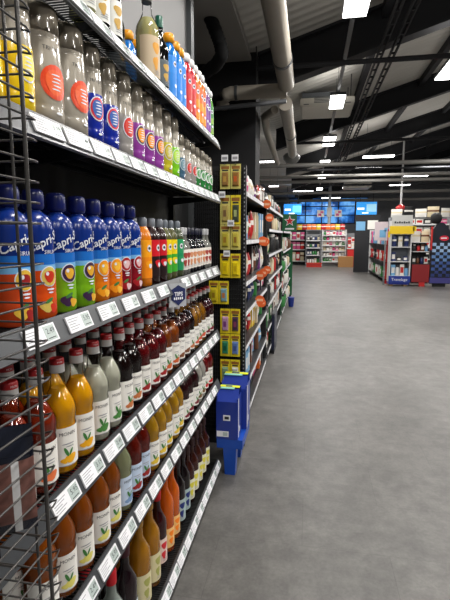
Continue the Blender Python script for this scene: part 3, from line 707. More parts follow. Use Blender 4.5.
# ================================================================== CARDED GOODS BAY
bay = empty('pegboard_bay', (0, 0, 0)); tag(bay, 'narrow black grid bay facing the camera behind the shelf end, hung with yellow cards', 'display rack')
YB = 3.36
MB().box(-.86, -.49, YB, YB+.02, .0, 2.16).build('back_panel', mat('grid_black', srgb(20, 20, 22), .7), bay)
mb = MB()
for k in range(23): mb.box(-.865+k*.016, -.862+k*.016, YB-.008, YB-.004, .1, 2.12)
for k in range(60): mb.box(-.865, -.49, YB-.012, YB-.008, .12+k*.034, .123+k*.034)
mb.build('grid', M_wire, bay)
up = MB().box(-.49, -.468, YB-.02, YB+.02, 0, 2.16).build('upright', M_black, bay)
mb = MB()
for k in range(70): mb.box(-.483, -.475, YB-.0215, YB-.0205, .06+k*.03, .072+k*.03)
mb.build('slots', M_paleink, up)
YL = mat('card_yellow', srgb(232, 208, 35), .5); YG = mat('card_pale', srgb(212, 202, 110), .5)
def card(x, z, w_, h_, body, body2, label, pale=False, i=0):
    o = empty('carded_pack', (x, YB-.05, z)); tag(o, label, 'carded pack', 'yellow carded packs on the grid bay')
    MB().box(-w_/2, w_/2, 0, .002, 0, h_).build('card', YG if pale else YL, o)
    b1 = mat('blister_%s' % str(body), srgb(*body), .3, coat=.6); b2 = mat('blister_%s' % str(body2), srgb(*body2), .3)
    mb = MB(); zc = h_*.40
    mb.add([(-w_*.33, 0, zc-h_*.30), (w_*.33, 0, zc-h_*.30), (w_*.33, 0, zc+h_*.28), (-w_*.33, 0, zc+h_*.28), (-w_*.24, -.018, zc-h_*.24), (w_*.24, -.018, zc-h_*.24), (w_*.24, -.018, zc+h_*.22), (-w_*.24, -.018, zc+h_*.22)],
           [(4, 5, 6, 7), (0, 1, 5, 4), (1, 2, 6, 5), (2, 3, 7, 6), (3, 0, 4, 7)])
    mb.build('blister', b1, o)
    mb = MB(); mb.box(-w_*.4, w_*.4, -.0008, 0, h_*.80, h_*.92, 0); mb.box(-w_*.3, w_*.3, -.0012, 0, h_*.72, h_*.78, 1); mb.box(-w_*.14, w_*.14, -.0195, -.018, zc-h_*.12, zc+h_*.1, 2)
    mb.build('print', [mat('card_brown', srgb(150, 95, 35), .5), M_ink, b2], o)
    MB().tube([(0, .05, h_*.96), (0, -.02, h_*.97), (0, -.035, h_*.99)], .002, 5).build('hook', M_wire, o)
    return o
rows = [  # z, height, [(x, width, body, body2, text)]
 (1.80, .27, [(-.615, .066, (150, 110, 60), (190, 150, 70), 'with brown snack picture', True), (-.540, .066, (150, 105, 50), (200, 90, 40), 'with brown snack picture', True)]),
 (1.50, .24, [(-.548, .062, (60, 70, 60), (170, 180, 120), 'tall and narrow with dark window', False), (-.660, .06, (180, 160, 90), (120, 90, 60), 'half hidden behind the shelf rails', True)]),
 (1.25, .22, [(-.598, .060, (190, 175, 60), (160, 120, 40), 'with round pale goods', True), (-.532, .060, (195, 180, 70), (150, 110, 40), 'with round pale goods', True)]),
 (1.03, .20, [(-.602, .060, (225, 200, 20), (200, 170, 20), 'with bright yellow pear-shaped goods', False), (-.536, .060, (225, 200, 20), (200, 170, 20), 'with bright yellow pear-shaped goods', False)]),
 (.985-.19, .20, [(-.640, .064, (120, 160, 175), (190, 120, 70), 'with light blue window', False), (-.695, .05, (200, 180, 40), (150, 120, 30), 'cut off by the shelf rails', False)]),
 (.56, .195, [(-.605, .060, (180, 140, 175), (120, 60, 120), 'with lilac goods', False), (-.530, .058, (60, 40, 70), (130, 60, 90), 'with dark purple goods', False)]),
 (.345, .185, [(-.590, .062, (40, 120, 90), (20, 80, 60), 'with green goods', False), (-.522, .062, (90, 120, 180), (60, 80, 140), 'with blue goods', False)]),
 (.13, .18, [(-.610, .060, (130, 160, 130), (90, 120, 80), 'with grey-green goods', False), (-.535, .060, (200, 200, 190), (120, 80, 70), 'with white goods', False)]),
]
geo = [(1.99, .175), (1.73, .215), (1.55, .185), (1.34, .18), (1.14, .175), (.915, .19), (.735, .175), (.525, .185)]
for ri, (z, h_, cs) in enumerate(rows):
    for ci, (x, w_, b1, b2, t, pale) in enumerate(cs):
        left = x < -.57
        x = -.618 if left else -.540
        if ri == 4: x = (-.628, -.705)[ci]
        card(x, geo[ri][0], .074, geo[ri][1], b1, b2, 'yellow carded pack %s, %s column, %s row from the top' % (t, 'outer' if (ri == 4 and ci) else 'left' if left else 'right', ORD[ri]), pale)
for k, (x, z) in enumerate(((-.615, 2.18), (-.54, 2.18), (-.635, 1.925), (-.60, 1.50), (-.57, 1.72))):
    o = empty('hook_tag', (x, YB-.085, z)); tag(o, 'small white hook tag on the yellow card bay, %s' % ('highest on the left', 'highest on the right', 'under the top left card', 'over the fourth row', 'over the third row')[k], 'price tag', 'hook price tags')
    MB().box(-.024, .024, 0, .003, 0, .045).build('tag_body', M_white, o); MB().box(-.018, .018, -.0008, 0, .012, .03).build('print', M_paleink, o)

# ================================================================== BLUE BOXES
BX = mat('box_blue', srgb(28, 52, 142), .35, coat=.2); BD = mat('box_blue_dark', srgb(22, 45, 140), .4)
def blue_box(x0, x1, y0, y1, z0, z1, label):
    o = empty('display_box', ((x0+x1)/2, (y0+y1)/2, z0)); tag(o, label, 'box', 'blue display boxes at the shelf end')
    hx, hy, h_ = (x1-x0)/2, (y1-y0)/2, z1-z0
    mb = MB(); t = .006
    mb.box(-hx, hx, -hy, -hy+t, 0, h_*.80); mb.box(-hx, hx, hy-t, hy, 0, h_); mb.box(-hx, -hx+t, -hy+t, hy-t, 0, h_*.92); mb.box(hx-t, hx, -hy+t, hy-t, 0, h_*.86); mb.box(-hx+t, hx-t, -hy+t, hy-t, 0, t)
    mb.build('carton', BX, o)
    MB().add([(-hx, -hy, h_*.80), (hx, -hy, h_*.80), (hx-t, hy*.1, h_*.99), (-hx+t, hy*.1, h_*.99), (-hx, -hy+.006, h_*.80-.004), (hx, -hy+.006, h_*.80-.004), (hx-t, hy*.1, h_*.99-.005), (-hx+t, hy*.1, h_*.99-.005)],
             [(0, 1, 2, 3), (7, 6, 5, 4), (0, 3, 7, 4), (1, 5, 6, 2), (2, 6, 7, 3), (0, 4, 5, 1)]).build('front_flap', BX, o)
    mb = MB(); mb.box(-hx*.95, hx*.5, -hy*.05, hy*.3, h_*.993, h_*1.005, 0); mb.box(-hx*.95, hx*.9, hy*.35, hy*.8, h_*.993, h_*1.005, 1); mb.box(-hx*.4, hx*.2, hy*.42, hy*.7, h_*1.005, h_*1.008, 2); mb.box(-hx*.9, hx*.2, hy*.83, hy*.92, h_*.993, h_*1.005, 3)
    mb.build('top_print', [mat('mint_print', srgb(140, 205, 195), .5), mat('yellow_print', srgb(220, 225, 30), .5), mat('navy', srgb(22, 42, 100), .5), LEAF], o)
    mb = MB()
    mb.box(-hx*.35, hx*.30, -hy-.0012, -hy, h_*.40, h_*.52, 0); mb.box(-hx*.22, hx*.18, -hy-.002, -hy-.0012, h_*.43, h_*.49, 1)
    mb.box(-hx*.95, hx*.15, -hy-.0012, -hy, h_*.05, h_*.17, 0); mb.box(hx*.02-hx*.4, hx*.05, -hy-.002, -hy-.0012, h_*.07, h_*.15, 2)
    mb.box(hx, hx+.0012, -hy*.7, -hy*.5, h_*.02, h_*.85, 0); mb.box(hx, hx+.0012, -hy*.2, hy*.1, h_*.1, h_*.2, 0)
    mb.build('stickers', [M_white, M_ink, M_screen], o)
    return o
blue_box(-.60, -.45, 2.88, 3.05, .267, .60, 'blue display carton with white sticker, standing in front on the blue crate')
blue_box(-.60, -.415, 3.065, 3.24, .267, .64, 'blue display carton behind the front one, a little taller')
o = empty('plastic_crate', (-.507, 3.06, 0)); tag(o, 'blue plastic crate base under the two blue display cartons', 'crate')
M_cr = mat('crate_blue', srgb(20, 70, 165), .35)
MB().box(-.09, .09, -.178, .178, .20, .265).build('deck', M_cr, o)
for (x, y) in ((.0, -.13), (.0, .13)):
    mb = MB(); a, b_ = .046, .036
    mb.add([(x-b_, y-b_, 0), (x+b_, y-b_, 0), (x+b_, y+b_, 0), (x-b_, y+b_, 0), (x-a, y-a, .20), (x+a, y-a, .20), (x+a, y+a, .20), (x-a, y+a, .20)],
           [(3, 2, 1, 0), (4, 5, 6, 7), (0, 1, 5, 4), (1, 2, 6, 5), (2, 3, 7, 6), (3, 0, 4, 7)])
    mb.build('leg', M_cr, o)

# ================================================================== SHELVING ALONG THE AISLE, FARTHER ON
PAL = [('red', (190, 35, 35)), ('white', (225, 222, 215)), ('orange', (225, 110, 35)), ('yellow', (220, 185, 40)), ('pink', (205, 80, 130)), ('green', (50, 125, 60)), ('navy', (30, 45, 95)),
       ('light blue', (110, 165, 205)), ('brown', (105, 65, 40)), ('cream', (215, 200, 165)), ('black', (30, 30, 32)), ('purple', (110, 55, 120))]
GM = {n: mat('goods_'+n.replace(' ', '_'), srgb(*c), .4, coat=.3) for n, c in PAL}
gp = {}
def goods(shape, col, w_, h_, loc, rz, label, group, cat):
    key = (shape, col)
    if key not in gp:
        if shape == 'box':
            o = empty('small_box'); MB().box(-.5, .5, -.5, .5, 0, 1).build('carton', GM[col], o)
            MB().box(-.38, .38, -.52, -.5, .25, .75).build('print', GM['white' if col != 'white' else 'red'], o)
        elif shape == 'pouch':
            o = empty('small_pouch'); pouch('bag', 1, 1, .8, [GM[col], GM['white' if col not in ('white', 'cream') else 'cream' if col == 'white' else 'brown']], o, .08, 6, lambda u, v, s: 1 if .35 < v < .6 else 0)
        else:
            o = empty('small_jar'); MB().lathe([(.42, 0), (.48, .05), (.48, .7), (.3, .82), (.3, .86)], 12).build('jar', GM[col], o)
            MB().lathe([(.34, .84), (.36, .86), (.36, .98), (.3, 1)], 12).build('lid', GM['black' if col != 'black' else 'white'], o)
        gp[key] = o
    else: o = copy_tree(gp[key])
    o.location = loc; o.rotation_euler = (0, 0, rz); o.scale = (w_, .07 if shape != 'jar' else w_, h_)
    tag(o, label, cat, group)
    return o
def gondola(name, label, y0, y1, xf, depth, zs, top, fill, wh, railm=M_white, panel=M_black):
    g = empty('shelving_unit', (xf-depth/2, (y0+y1)/2, 0)); tag(g, label, 'shelving unit')
    def L(mbb): mbb.v = [(x-(xf-depth/2), y-(y0+y1)/2, z) for x, y, z in mbb.v]; return mbb
    L(MB().box(xf-depth, xf-depth+.03, y0, y1, 0, top)).build('back_panel', panel, g)
    for y in (y0, y1-.03): L(MB().box(xf-depth, xf-.02, y, y+.03, 0, top-.1)).build('side_panel', panel, g)
    L(MB().box(xf-depth+.03, xf-.04, y0+.03, y1-.03, 0, zs[0]-.03)).build('plinth', M_black, g)
    for si, z in enumerate(zs):
        s = L(MB().box(xf-depth+.03, xf-.01, y0+.03, y1-.03, z-.02, z)).build('shelf', M_black, g)
        mb = MB()
        mb.box(xf-.012, xf, y0+.03, y1-.03, z-.038, z, 1)
        y = y0+.05
        while y < y1-.12:
            mb.box(xf, xf+.002, y, y+.075, z-.036, z-.002, 0); y += .1
        L(mb).build('price_strip', [railm, M_rail], s)
    return g
cnt = 0
def fill(y0, y1, xf, zs, top, nm, step, shapes, cols, wide=.8):
    global cnt
    for si, z in enumerate(zs):
        gap = (zs[si+1] if si+1 < len(zs) else top)-z
        y = y0+.07+step/2; i = 0; c = random.choice(cols); left = 0; shp = random.choice(shapes)
        while y < y1-.06-step/2:
            if left <= 0: c = random.choice(cols); shp = random.choice(shapes); left = random.choice((1, 1, 2, 3))
            h_ = min(gap-.06, random.uniform(.55, .92)*gap) if gap < .4 else random.uniform(.22, .28)
            h_ = min(h_, .27)
            goods(shp, c, step*wide*(.92 if shp != 'jar' else .8), h_, (xf-.06-random.uniform(0, .05), y, z+.0015), PI/2+random.uniform(-.12, .12),
                  '%s %s, %s item on %s shelf up of %s' % (c, {'box': 'box', 'pouch': 'bag', 'jar': 'jar'}[shp], ORD[i], ORD[si], nm), 'goods on %s' % nm, {'box': 'box', 'pouch': 'bag', 'jar': 'jar'}[shp])
            left -= 1; y += step; i += 1; cnt += 1
allc = [n for n, _ in PAL]
Z2 = [.12, .40, .74, 1.03, 1.28, 1.62, 2.0]
gondola('a', 'black shelving unit right behind the yellow card bay, full of small packs', 3.40, 5.55, -.50, .30, Z2, 2.12, None, None)
fill(3.40, 5.55, -.50, Z2, 2.26, 'the sweets shelving', .105, ['pouch', 'box', 'pouch', 'jar'], allc)
Z3 = [.15, .46, .78, 1.10, 1.42, 1.74, 2.02]
gondola('b', 'black shelving unit second behind the yellow card bay, mostly white packs', 5.65, 8.6, -.50, .30, Z3, 2.0, None, None)
fill(5.65, 8.6, -.50, Z3, 2.26, 'the white goods shelving', .165, ['box', 'pouch', 'jar'], ['white', 'black', 'black', 'cream', 'white', 'red', 'green', 'cream', 'brown'])
Z4 = [.16, .55, .95, 1.35, 1.75]
gondola('c', 'green-ended shelving unit at the far end of the left row', 8.8, 12.3, -.50, .30, Z4, 2.1, None, None, panel=mat('beer_green', srgb(15, 95, 55), .4))
fill(8.8, 12.3, -.50, Z4, 2.1, 'the green-ended shelving', .27, ['box', 'box', 'jar'], ['white', 'cream', 'green', 'white', 'brown'])
# dark blue floor bin with toys near the first unit's end, a blue tub farther on
o = empty('floor_bin', (-.475, 6.45, 0)); tag(o, 'dark navy floor bin sticking out into the aisle beside the white goods shelving', 'bin')
mb = MB(); mb.box(-.02, .02, -.25, .25, .06, .56).build('body', mat('bin_navy', srgb(20, 25, 50), .4), o); MB().box(-.018, .018, -.24, .24, 0, .06).build('foot', M_black, o)
MB().box(-.022, .022, -.255, .255, .56, .58).build('rim', M_rail, o)
o = empty('floor_tub', (-.40, 10.6, 0)); tag(o, 'small blue tub on the floor below the green-ended shelving', 'tub')
MB().lathe([(.05, 0), (.06, .02), (.075, .2), (.08, .21)], 16).build('tub', BX, o); MB().lathe([(.08, .21), (.085, .22), (.07, .23)], 16).build('rim', BD, o)
# green sign with red star
o = empty('flag_sign', (-.52, 8.74, 1.74)); tag(o, 'green square sign with a red star sticking out from the far shelving', 'sign')
MB().box(0, .27, -.02, 0, 0, .32).build('board', mat('beer_green', srgb(15, 95, 55), .4), o)
def star(mb, cx, cz, R_, y, mi):
    pts = [(cx, y, cz)]
    for k in range(10):
        a = PI/2+k*PI/5; rr = R_ if k % 2 == 0 else R_*.42; pts.append((cx+rr*math.cos(a), y, cz+rr*math.sin(a)))
    mb.add(pts, [(0, 1+k, 1+(k+1) % 10) for k in range(10)], mi)
mb = MB(); star(mb, .135, .19, .11, -.022, 0); star(mb, .135, .19, .085, -.024, 1); mb.box(.05, .22, -.022, -.02, .03, .06, 0)
mb.build('star', [M_white, RED], o)
MB().box(-.04, .02, 0, .061, .05, .28).build('bracket', M_black, o)
o = empty('end_board', (-.60, 12.36, 0)); tag(o, 'tall green end board closing the left row of shelving at its far end', 'board')
MB().box(-.2, .15, 0, .04, .05, 1.45).build('panel', mat('beer_green', srgb(15, 95, 55), .4), o); MB().box(-.18, .13, .002, .038, 0, .05).build('foot', M_black, o)
# orange round price bursts
spots = [(-.466, 4.95, 1.99), (-.466, 5.3, 1.86), (-.466, 4.55, 1.60), (-.466, 4.80, 1.59), (-.466, 4.35, 1.27), (-.466, 4.68, 1.27), (-.466, 5.1, 1.27), (-.466, 4.35, 1.03), (-.466, 4.5, .98)]
for k, (x, y, z) in enumerate(spots):
    o = empty('round_price_sign', (x, y, z), -.15+.2*math.sin(k)); tag(o, 'round orange price sign, %s from the top on the sweets shelving' % ORD[k], 'sign', 'round orange price signs')
    mb = MB(); pts = [(0, -.004, 0)]+[(.046*math.cos(2*PI*q/20), -.004, .046*math.sin(2*PI*q/20)) for q in range(20)]+[(.046*math.cos(2*PI*q/20), 0, .046*math.sin(2*PI*q/20)) for q in range(20)]
    mb.add(pts, [(0, 1+q, 1+(q+1) % 20) for q in range(20)]+[(1+q, 21+q, 21+(q+1) % 20, 1+(q+1) % 20) for q in range(20)]+[tuple(range(21, 41))])
    mb.build('disc', mat('orange_sign', srgb(238, 105, 45), .5), o)
    MB().box(-.03, .03, -.0055, -.004, -.012, .012).build('print', mat('orange_light', srgb(250, 190, 150), .5), o)

# ================================================================== FAR END OF THE HALL
M_fix = mat('fixture_grey', srgb(120, 122, 125), .5); M_fixw = mat('fixture_white', srgb(205, 205, 205), .5)
def far_rack(x0, x1, y, top, zs, label, frame, nm, cols, n, shapes, hfrac=.75, sh=M_fixw):
    g = empty('display_rack', ((x0+x1)/2, y, 0)); tag(g, label, 'display rack'); hx = (x1-x0)/2
    MB().box(-hx, hx, .20, .24, 0, top).build('back_panel', frame, g)
    for s in (-1, 1): MB().box(s*hx-.02, s*hx+.02, -.2, .2, 0, top).build('side_panel', frame, g)
    for z in zs: 
        s_ = MB().box(-hx+.02, hx-.02, -.2, .2, z-.03, z).build('shelf', frame, g); MB().box(-hx+.02, hx-.02, -.215, -.2, z-.05, z).build('price_strip', sh, s_)
    for si, z in enumerate(zs):
        gap = (zs[si+1] if si+1 < len(zs) else top)-z
        for i in range(n):
            c = random.choice(cols); shp = random.choice(shapes); w_ = (x1-x0-.1)/n
            goods(shp, c, w_*.86, gap*hfrac, (x0+.05+w_*(i+.5), y-.08, z+.002), random.uniform(-.05, .05), '%s %s, %s item on %s shelf up of %s' % (c, {'box': 'box', 'pouch': 'bag', 'jar': 'jar'}[shp], ORD[i], ORD[si], nm), 'goods on %s' % nm, {'box': 'box', 'pouch': 'bag', 'jar': 'jar'}[shp])
    return g
far_rack(-1.3, -.25, 26.4, 2.0, [.25, .9, 1.45], 'dark shelf rack at the far end, leftmost below the windows', M_black, 'the dark far rack', ['pink', 'red', 'white', 'cream'], 4, ['box', 'pouch'])
far_rack(-.20, .58, 25.6, 1.75, [.15, .62, 1.02, 1.42], 'grey shelf rack at the far end, between the dark rack and the white one', M_fix, 'the grey far rack', ['green', 'white', 'black', 'cream', 'navy'], 5, ['jar', 'box', 'jar'], .6)
far_rack(.68, 1.95, 25.9, 2.0, [.25, .55, .85, 1.15, 1.42, 1.7], 'wide white-shelved rack at the far end, right of the grey rack', M_fixw, 'the white far rack', ['white', 'white', 'green', 'white', 'pink', 'cream'], 7, ['box', 'jar', 'pouch'], .7)
for k in range(12):
    x = -1.1+k*.26
    goods('pouch', ('orange', 'orange', 'yellow', 'red')[k % 4], .24, .30, (x, 26.5 if x < -.3 else 26.0, 2.002 if x < -.3 or x > .62 else 2.002), 0, '%s bag, %s along the top of the far racks' % (('orange', 'orange', 'yellow', 'red')[k % 4], ORD[k]), 'bags along the top of the far racks', 'bag')
tag(MB().box(-.24, .64, 25.88, 26.15, 1.96, 2.0).box(-.20, -.16, 25.88, 26.15, 0, 1.96).box(.56, .60, 25.88, 26.15, 0, 1.96).build('bridge_shelf', M_fix), 'grey bridging board across the top of the grey far rack', 'shelf')
o = empty('cardboard_box', (1.9, 25.0, 0)); tag(o, 'brown cardboard box on the floor in front of the white far rack', 'box')
MB().box(-.38, .38, -.25, .25, 0, .56).build('carton', mat('cardboard', srgb(165, 120, 70), .7), o); MB().box(-.38, .38, -.03, .03, .56, .563).build('tape', mat('tape', srgb(190, 150, 100), .4), o)
o = empty('display_counter', (2.52, 25.6, 0)); tag(o, 'red display counter piled with snack packs, right of the cardboard box', 'counter')
MB().box(-.5, .45, -.3, .3, 0, .95).build('body', mat('counter_red', srgb(190, 35, 35), .45), o)
MB().box(-.52, .47, -.32, .32, .95, 1.0).build('top', M_fixw, o); MB().box(-.52, .47, .28, .32, 1.0, 1.8).build('back_board', M_fix, o)
for k in range(10):
    goods(('box', 'pouch')[k % 2], ('red', 'white', 'red', 'brown', 'white')[k % 5], .17, .28, (2.12+.18*(k % 5), 25.45, 1.002+.30*(k//5)), 0, '%s pack, %s in the %s layer on the red counter' % (('red', 'white', 'red', 'brown', 'white')[k % 5], ORD[k % 5], ('lower', 'upper')[k//5]), 'packs on the red counter', ('box', 'bag')[k % 2])
o = empty('shopping_crate', (.25, 24.7, 0)); tag(o, 'low red crate on the floor in front of the grey far rack', 'crate')
mb = MB(); mb.box(-.4, .4, -.2, .2, 0, .03); mb.box(-.4, .4, -.2, -.17, .03, .22); mb.box(-.4, .4, .17, .2, .03, .22); mb.box(-.4, -.37, -.17, .17, .03, .22); mb.box(.37, .4, -.17, .17, .03, .22); mb.build('body', mat('crate_red', srgb(200, 45, 35), .4), o)
MB().box(-.42, .42, -.22, -.2, .19, .23).build('rim', mat('rim_red', srgb(215, 70, 55), .4), o)
# column and percent-like signs
o = empty('column', (1.08, 27.5, 0)); tag(o, 'thin pale column rising in front of the blue windows behind the far racks', 'column')
MB().tube([(0, 0, 0), (0, 0, 4.8)], .09, 14).build('shaft', mat('column_pale', srgb(190, 195, 200), .5), o); MB().box(-.14, .14, -.14, .14, 2.75, 3.3).build('collar', M_fixw, o)
for k, x in enumerate((.58, 1.58)):
    o = empty('pink_sign', (x, 27.4, 2.75)); tag(o, 'small pink and white square sign %s of the thin column' % ('left', 'right')[k], 'sign', 'pink signs by the column')
    MB().box(-.2, .2, -.02, .02, 0, .4).build('board', GM['white'], o); MB().box(-.005, .005, -.005, .005, .4, roofz(x)-2.75-.02).build('cord', M_wire, o); MB().box(-.13, .05, -.03, -.02, .06, .2).box(-.02, .15, -.03, -.02, .22, .34).build('print', GM['pink'], o)
# hanging screens
def screen(x, y, z, w_, h_, rz, label, colA, colB):
    o = empty('hanging_screen', (x, y, z), rz); tag(o, label, 'screen', 'hanging blue screens')
    m_ = mat('screen_'+str(colA), srgb(*colA), .3, emit=.55); m2 = mat('screen_'+str(colB), srgb(*colB), .3, emit=.55)
    MB().box(-w_/2, w_/2, 0, .08, 0, h_).build('casing', M_black, o)
    MB().box(-w_/2+.03, w_/2-.03, -.006, 0, .03, h_-.03).build('panel', m_, o)
    mb = MB(); mb.box(0, w_/2-.05, -.009, -.006, h_*.25, h_*.8, 0); mb.box(-w_*.42, -w_*.1, -.009, -.006, h_*.4, h_*.55, 1); mb.box(-w_*.2, w_*.1, -.012, -.009, h_*.12, h_*.2, 1); mb.build('picture', [m2, mat('screen_white', (1, 1, 1), emit=.7)], o)
    for s in (-1, 1): MB().tube([(s*w_*.3, .04, h_), (s*w_*.3, .04, roofz(x)-z-.02)], .015, 6).build('rod', M_wire, o)
screen(-.95, 24.8, 2.75, 1.0, .62, .1, 'blue lit screen hanging left in front of the window', (30, 130, 225), (90, 185, 250))
screen(3.05, 26.5, 2.8, 1.15, .75, -.05, 'blue lit screen hanging right of the windows with pale landscape picture', (30, 150, 235), (150, 205, 230))
# dark portal right of the windows
o = empty('dark_doorway', (3.6, 31.3, 0)); tag(o, 'dark portal between the red counter and the toy racks', 'doorway')
MB().box(-.5, .3, -.1, .3, 0, 2.4).build('leaf', M_dark, o); MB().box(-.62, -.5, -.15, .3, 0, 2.5).build('jamb', M_black, o); MB().box(.3, .42, -.15, .3, 0, 2.5).build('jamb', M_black, o)

# ================================================================== PROMOTION ISLAND ON THE RIGHT
# tall grey rack with blue foot
o = empty('promotion_rack', (2.92, 15.7, 0)); tag(o, 'tall grey promotion rack with blue foot board and yellow topper', 'display rack')
MB().box(-.32, .36, -.06, -.03, .12, .34).build('foot_board', mat('foot_blue', srgb(25, 50, 140), .4), o)
MB().box(-.30, .34, -.03, .4, .06, .14).build('base', BD, o)
for s in (-.31, .32): MB().box(s, s+.03, -.03, .4, .14, 2.15).build('side_panel', M_fixw, o)
MB().box(-.28, .32, .37, .4, .14, 2.1).build('back_panel', mat('rack_back', srgb(110, 116, 125), .6), o)
for z in (.34, .82, 1.30, 1.72): MB().box(-.28, .32, -.02, .37, z-.025, z).build('shelf', M_fixw, o)
MB().box(-.30, .34, -.05, -.02, 1.95, 2.32).build('header', mat('header_pale', srgb(185, 185, 182), .5), o)
MB().box(-.36, .40, -.075, -.05, 1.72, 1.97).box(-.40, -.34, -.075, -.05, 1.60, 1.80).box(.36, .46, -.075, -.05, 1.80, 1.95).build('topper', mat('topper_yellow', srgb(225, 190, 15), .5), o)
mb = MB(); v, f = text_geo('Travelage', .13); mb.add([(x+.02, -.064, y+.22) for x, y in v], f); mb.build('lettering', M_white, o)
mb = MB()
for k in range(7): mb.box(-.22+k*.07, -.17+k*.07, -.056, -.05, 2.06, 2.12-(k % 2)*.02)
mb.build('header_print', M_ink, o)
for s in (-.22, .22): MB().box(s-.05, s+.05, 0, .35, 0, .06).build('foot', mat('wood_foot', srgb(150, 120, 80), .6), o)
for k, (x, z, c, shp, h_) in enumerate(((-.17, .342, 'light blue', 'box', .36), (-.03, .342, 'white', 'jar', .34), (.11, .342, 'white', 'box', .38), (.25, .342, 'light blue', 'jar', .3), (-.18, .822, 'navy', 'box', .30), (0, .822, 'black', 'box', .14), (.2, .822, 'navy', 'box', .16),
                                         (-.17, 1.302, 'navy', 'pouch', .36), (.02, 1.302, 'white', 'pouch', .34), (.21, 1.302, 'navy', 'pouch', .38))):
    goods(shp, c, .13, h_, (2.92+x, 15.80, z), 0, '%s item on the grey promotion rack, %s shelf up, %s' % (c, ('lowest', 'middle', 'upper')[0 if z < .5 else 1 if z < 1 else 2], ('far left', 'left of centre', 'right of centre', 'far right')[min(3, max(0, int((x+.2)/.12)))]), 'items on the grey promotion rack', 'item')
# slanted side rack with orange and white shoes/toys, facing the aisle
o = empty('aisle_rack', (2.74, 18.7, 0)); tag(o, 'white side rack along the left flank of the island with mixed toys', 'display rack')
MB().box(.12, .16, -2.3, 2.3, 0, 2.0).build('back_panel', M_fix, o)
for z in (.16, .75, 1.35): MB().box(-.14, .12, -2.3, 2.3, z-.03, z).build('shelf', M_black, o)
for y in (-2.3, 2.27): MB().box(-.14, .12, y, y+.03, 0, 1.9).build('side_panel', GM['red'] if y < 0 else M_fixw, o)
for si, z in enumerate((.16, .75, 1.35)):
    for i in range(9):
        c = random.choice((['white', 'black', 'white', 'green'], ['orange', 'black', 'white', 'red'], ['pink', 'white', 'light blue', 'white'])[si])
        goods('pouch' if i % 2 else 'box', c, .34, .36 if si < 2 else .5, (2.67, 16.66+i*.5, z+.002), -PI/2, '%s toy pack, %s along the %s shelf of the island side rack' % (c, ORD[i], ('lowest', 'middle', 'top')[si]), 'toy packs on the island side rack', 'toy pack')
MB_ = empty('poster_board', (2.50, 16.0, 1.5)); tag(MB_, 'pale pink poster board standing on the corner of the island', 'poster')
MB().box(-.36, .06, 0, .03, 0, .62).build('board', mat('poster_pale', srgb(200, 185, 190), .5), MB_); MB().box(-.2, .0, -.005, 0, .1, .35).box(-.05, .05, -.005, 0, .3, .42).build('picture', GM['light blue'], MB_)
MB().box(-.02, .02, .0, .04, -1.5, 0).build('post', M_fix, MB_)
o = empty('blue_poster', (2.35, 21.5, 1.9)); tag(o, 'small blue and white info poster on the dark frame behind the island', 'poster')
MB().box(-.35, .75, 0, .05, -1.9, .7).build('board', M_dark, o); MB().box(-.3, .1, -.01, 0, 0, .4).build('blue_sheet', GM['light blue'], o); MB().box(.2, .65, -.01, 0, .05, .45).build('white_sheet', GM['white'], o)
# red-fronted table with black shelves
o = empty('low_display', (3.63, 15.75, 0)); tag(o, 'low display with dark red front panel and black shelves above', 'display rack')
MB().box(-.30, .24, -.05, 0, .14, .72).build('front_panel', mat('dark_red', srgb(130, 20, 25), .5), o); MB().box(-.06, .12, -.04, .0, 0, .14).build('foot', GM['red'], o)
MB().box(-.28, .22, 0, .5, .10, .70).build('body', M_black, o)
MB().box(-.29, .23, .45, .5, .70, 1.75).build('back_panel', M_black, o)
for z in (.74, 1.15, 1.45): MB().box(-.28, .22, 0, .45, z-.02, z).build('shelf', M_fixw if z > .8 else M_black, o)
for k in range(8):
    goods('jar' if k % 3 else 'box', ('black', 'brown', 'navy', 'white', 'black', 'red', 'brown', 'light blue')[k], .11, .22, (3.42+.125*(k % 4), 15.95, (.742, 1.152)[k//4]), 0, '%s item, %s on the %s shelf above the red front' % (('black', 'brown', 'navy', 'white', 'black', 'red', 'brown', 'light blue')[k], ORD[k % 4], ('lower', 'upper')[k//4]), 'items above the red front', 'item')
for k, (x, z, c) in enumerate(((3.43, 1.452, 'white'), (3.72, 1.452, 'cream'))):
    goods('pouch', c, .26, .36, (x, 15.85, z), .1*k, '%s bulky bag on top of the red-fronted display' % c, 'bulky bags on the red-fronted display', 'bag')
# standee with checks
o = empty('checked_standee', (4.20, 15.75, 0)); tag(o, 'tall dark blue standee with check pattern, red oval badge and black rounded head', 'standee')
mb = MB(); out = [(-.30, 0), (.32, 0), (.32, 1.45), (.28, 1.62), (.14, 1.86), (.0, 1.98), (-.14, 1.98), (-.30, 1.75)]
n = len(out); mb.add([(x, -.04, z+.10) for x, z in out]+[(x, .12, z+.10) for x, z in out], [tuple(range(n-1, -1, -1))[::-1], tuple(range(2*n-1, n-1, -1))]+[(k, n+k, n+(k+1) % n, (k+1) % n) for k in range(n)])
mb.build('board', mat('standee_navy', srgb(16, 22, 36), .4), o)
M_c = [mat('check_%d' % k, srgb(*c), .4) for k, c in enumerate(((150, 180, 215), (95, 130, 180), (60, 85, 145), (42, 55, 110)))]
mb = MB()
for r_ in range(11):
    for c in range(5):
        if (r_+c) % 2 == 0: mb.box(-.28+c*.115, -.165+c*.115, -.046, -.04, 1.33-r_*.1, 1.43-r_*.1, min(3, r_//3))
mb.build('checks', M_c, o)
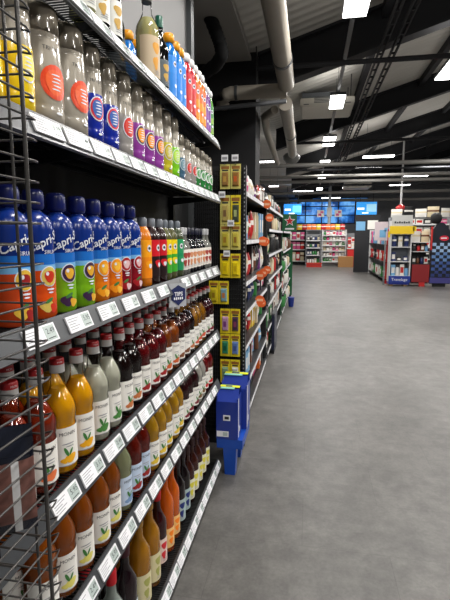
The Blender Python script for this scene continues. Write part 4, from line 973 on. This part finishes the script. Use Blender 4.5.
MB().box(-.31, .33, -.06, -.04, .12, .30).build('foot_band', mat('standee_violet', srgb(62, 60, 125), .5), o)
mb = MB(); pts = [(.0, -.05, 0)]+[(.14*math.cos(2*PI*k/18), -.05, .085*math.sin(2*PI*k/18)) for k in range(18)]
mb.add([(x+.06, y, z+1.58) for x, y, z in pts], [(0, 1+k, 1+(k+1) % 18) for k in range(18)]); mb.box(-.04, .14, -.054, -.05, 1.565, 1.60, 1); mb.build('badge', [mat('badge_red', srgb(205, 35, 60), .4), M_white], o)
MB().lathe([(.03, 2.04), (.12, 2.06), (.17, 2.14), (.18, 2.24), (.15, 2.34), (.07, 2.40), (.02, 2.405)], 18, cx=-.2, cy=.05).build('head', mat('head_black', srgb(14, 14, 16), .7), o)
MB().box(-.2, .2, .0, .1, 0, .1).build('foot', M_black, o)
MB().box(-.345, -.30, -.08, .0, 1.2, 1.95).build('side_panel', GM['red'], o)
# wall of white goods behind
for u, (x0, x1, y) in enumerate(((2.9, 5.1, 18.4), (5.2, 8.2, 18.2))):
    far_rack(max(x0, 3.0), x1, y, 2.35, [.35, .8, 1.25, 1.7, 2.1], 'white-shelved wall rack behind the island, %s' % ('left section', 'right section at the frame edge')[u], M_fix, ('the left wall rack', 'the right wall rack')[u], ['white', 'white', 'cream', 'red', 'white', 'pink', 'black', 'yellow'], 6 if u else 7, ['pouch', 'box'], .72)
for k in range(9):
    goods('pouch', ('white', 'black', 'white', 'cream', 'white', 'white', 'black', 'white', 'cream')[k], .40, .30+.10*math.sin(k*1.7)**2, (3.2+k*.43, 18.2, 2.352), .5*math.sin(k*2), 'bulky bag, %s along the top of the wall racks' % ORD[k], 'bulky bags on top of the wall racks', 'bag')
o = empty('sign_pole', (3.55, 19.4, 0)); tag(o, 'thin pale pole with a red cap rising behind the island', 'pole')
MB().tube([(0, 0, 0), (0, 0, 5.6)], .035, 8).build('pole', M_fixw, o); MB().lathe([(.03, 2.65), (.18, 2.7), (.2, 2.8), (.05, 2.9)], 12).build('red_cap', GM['red'], o)
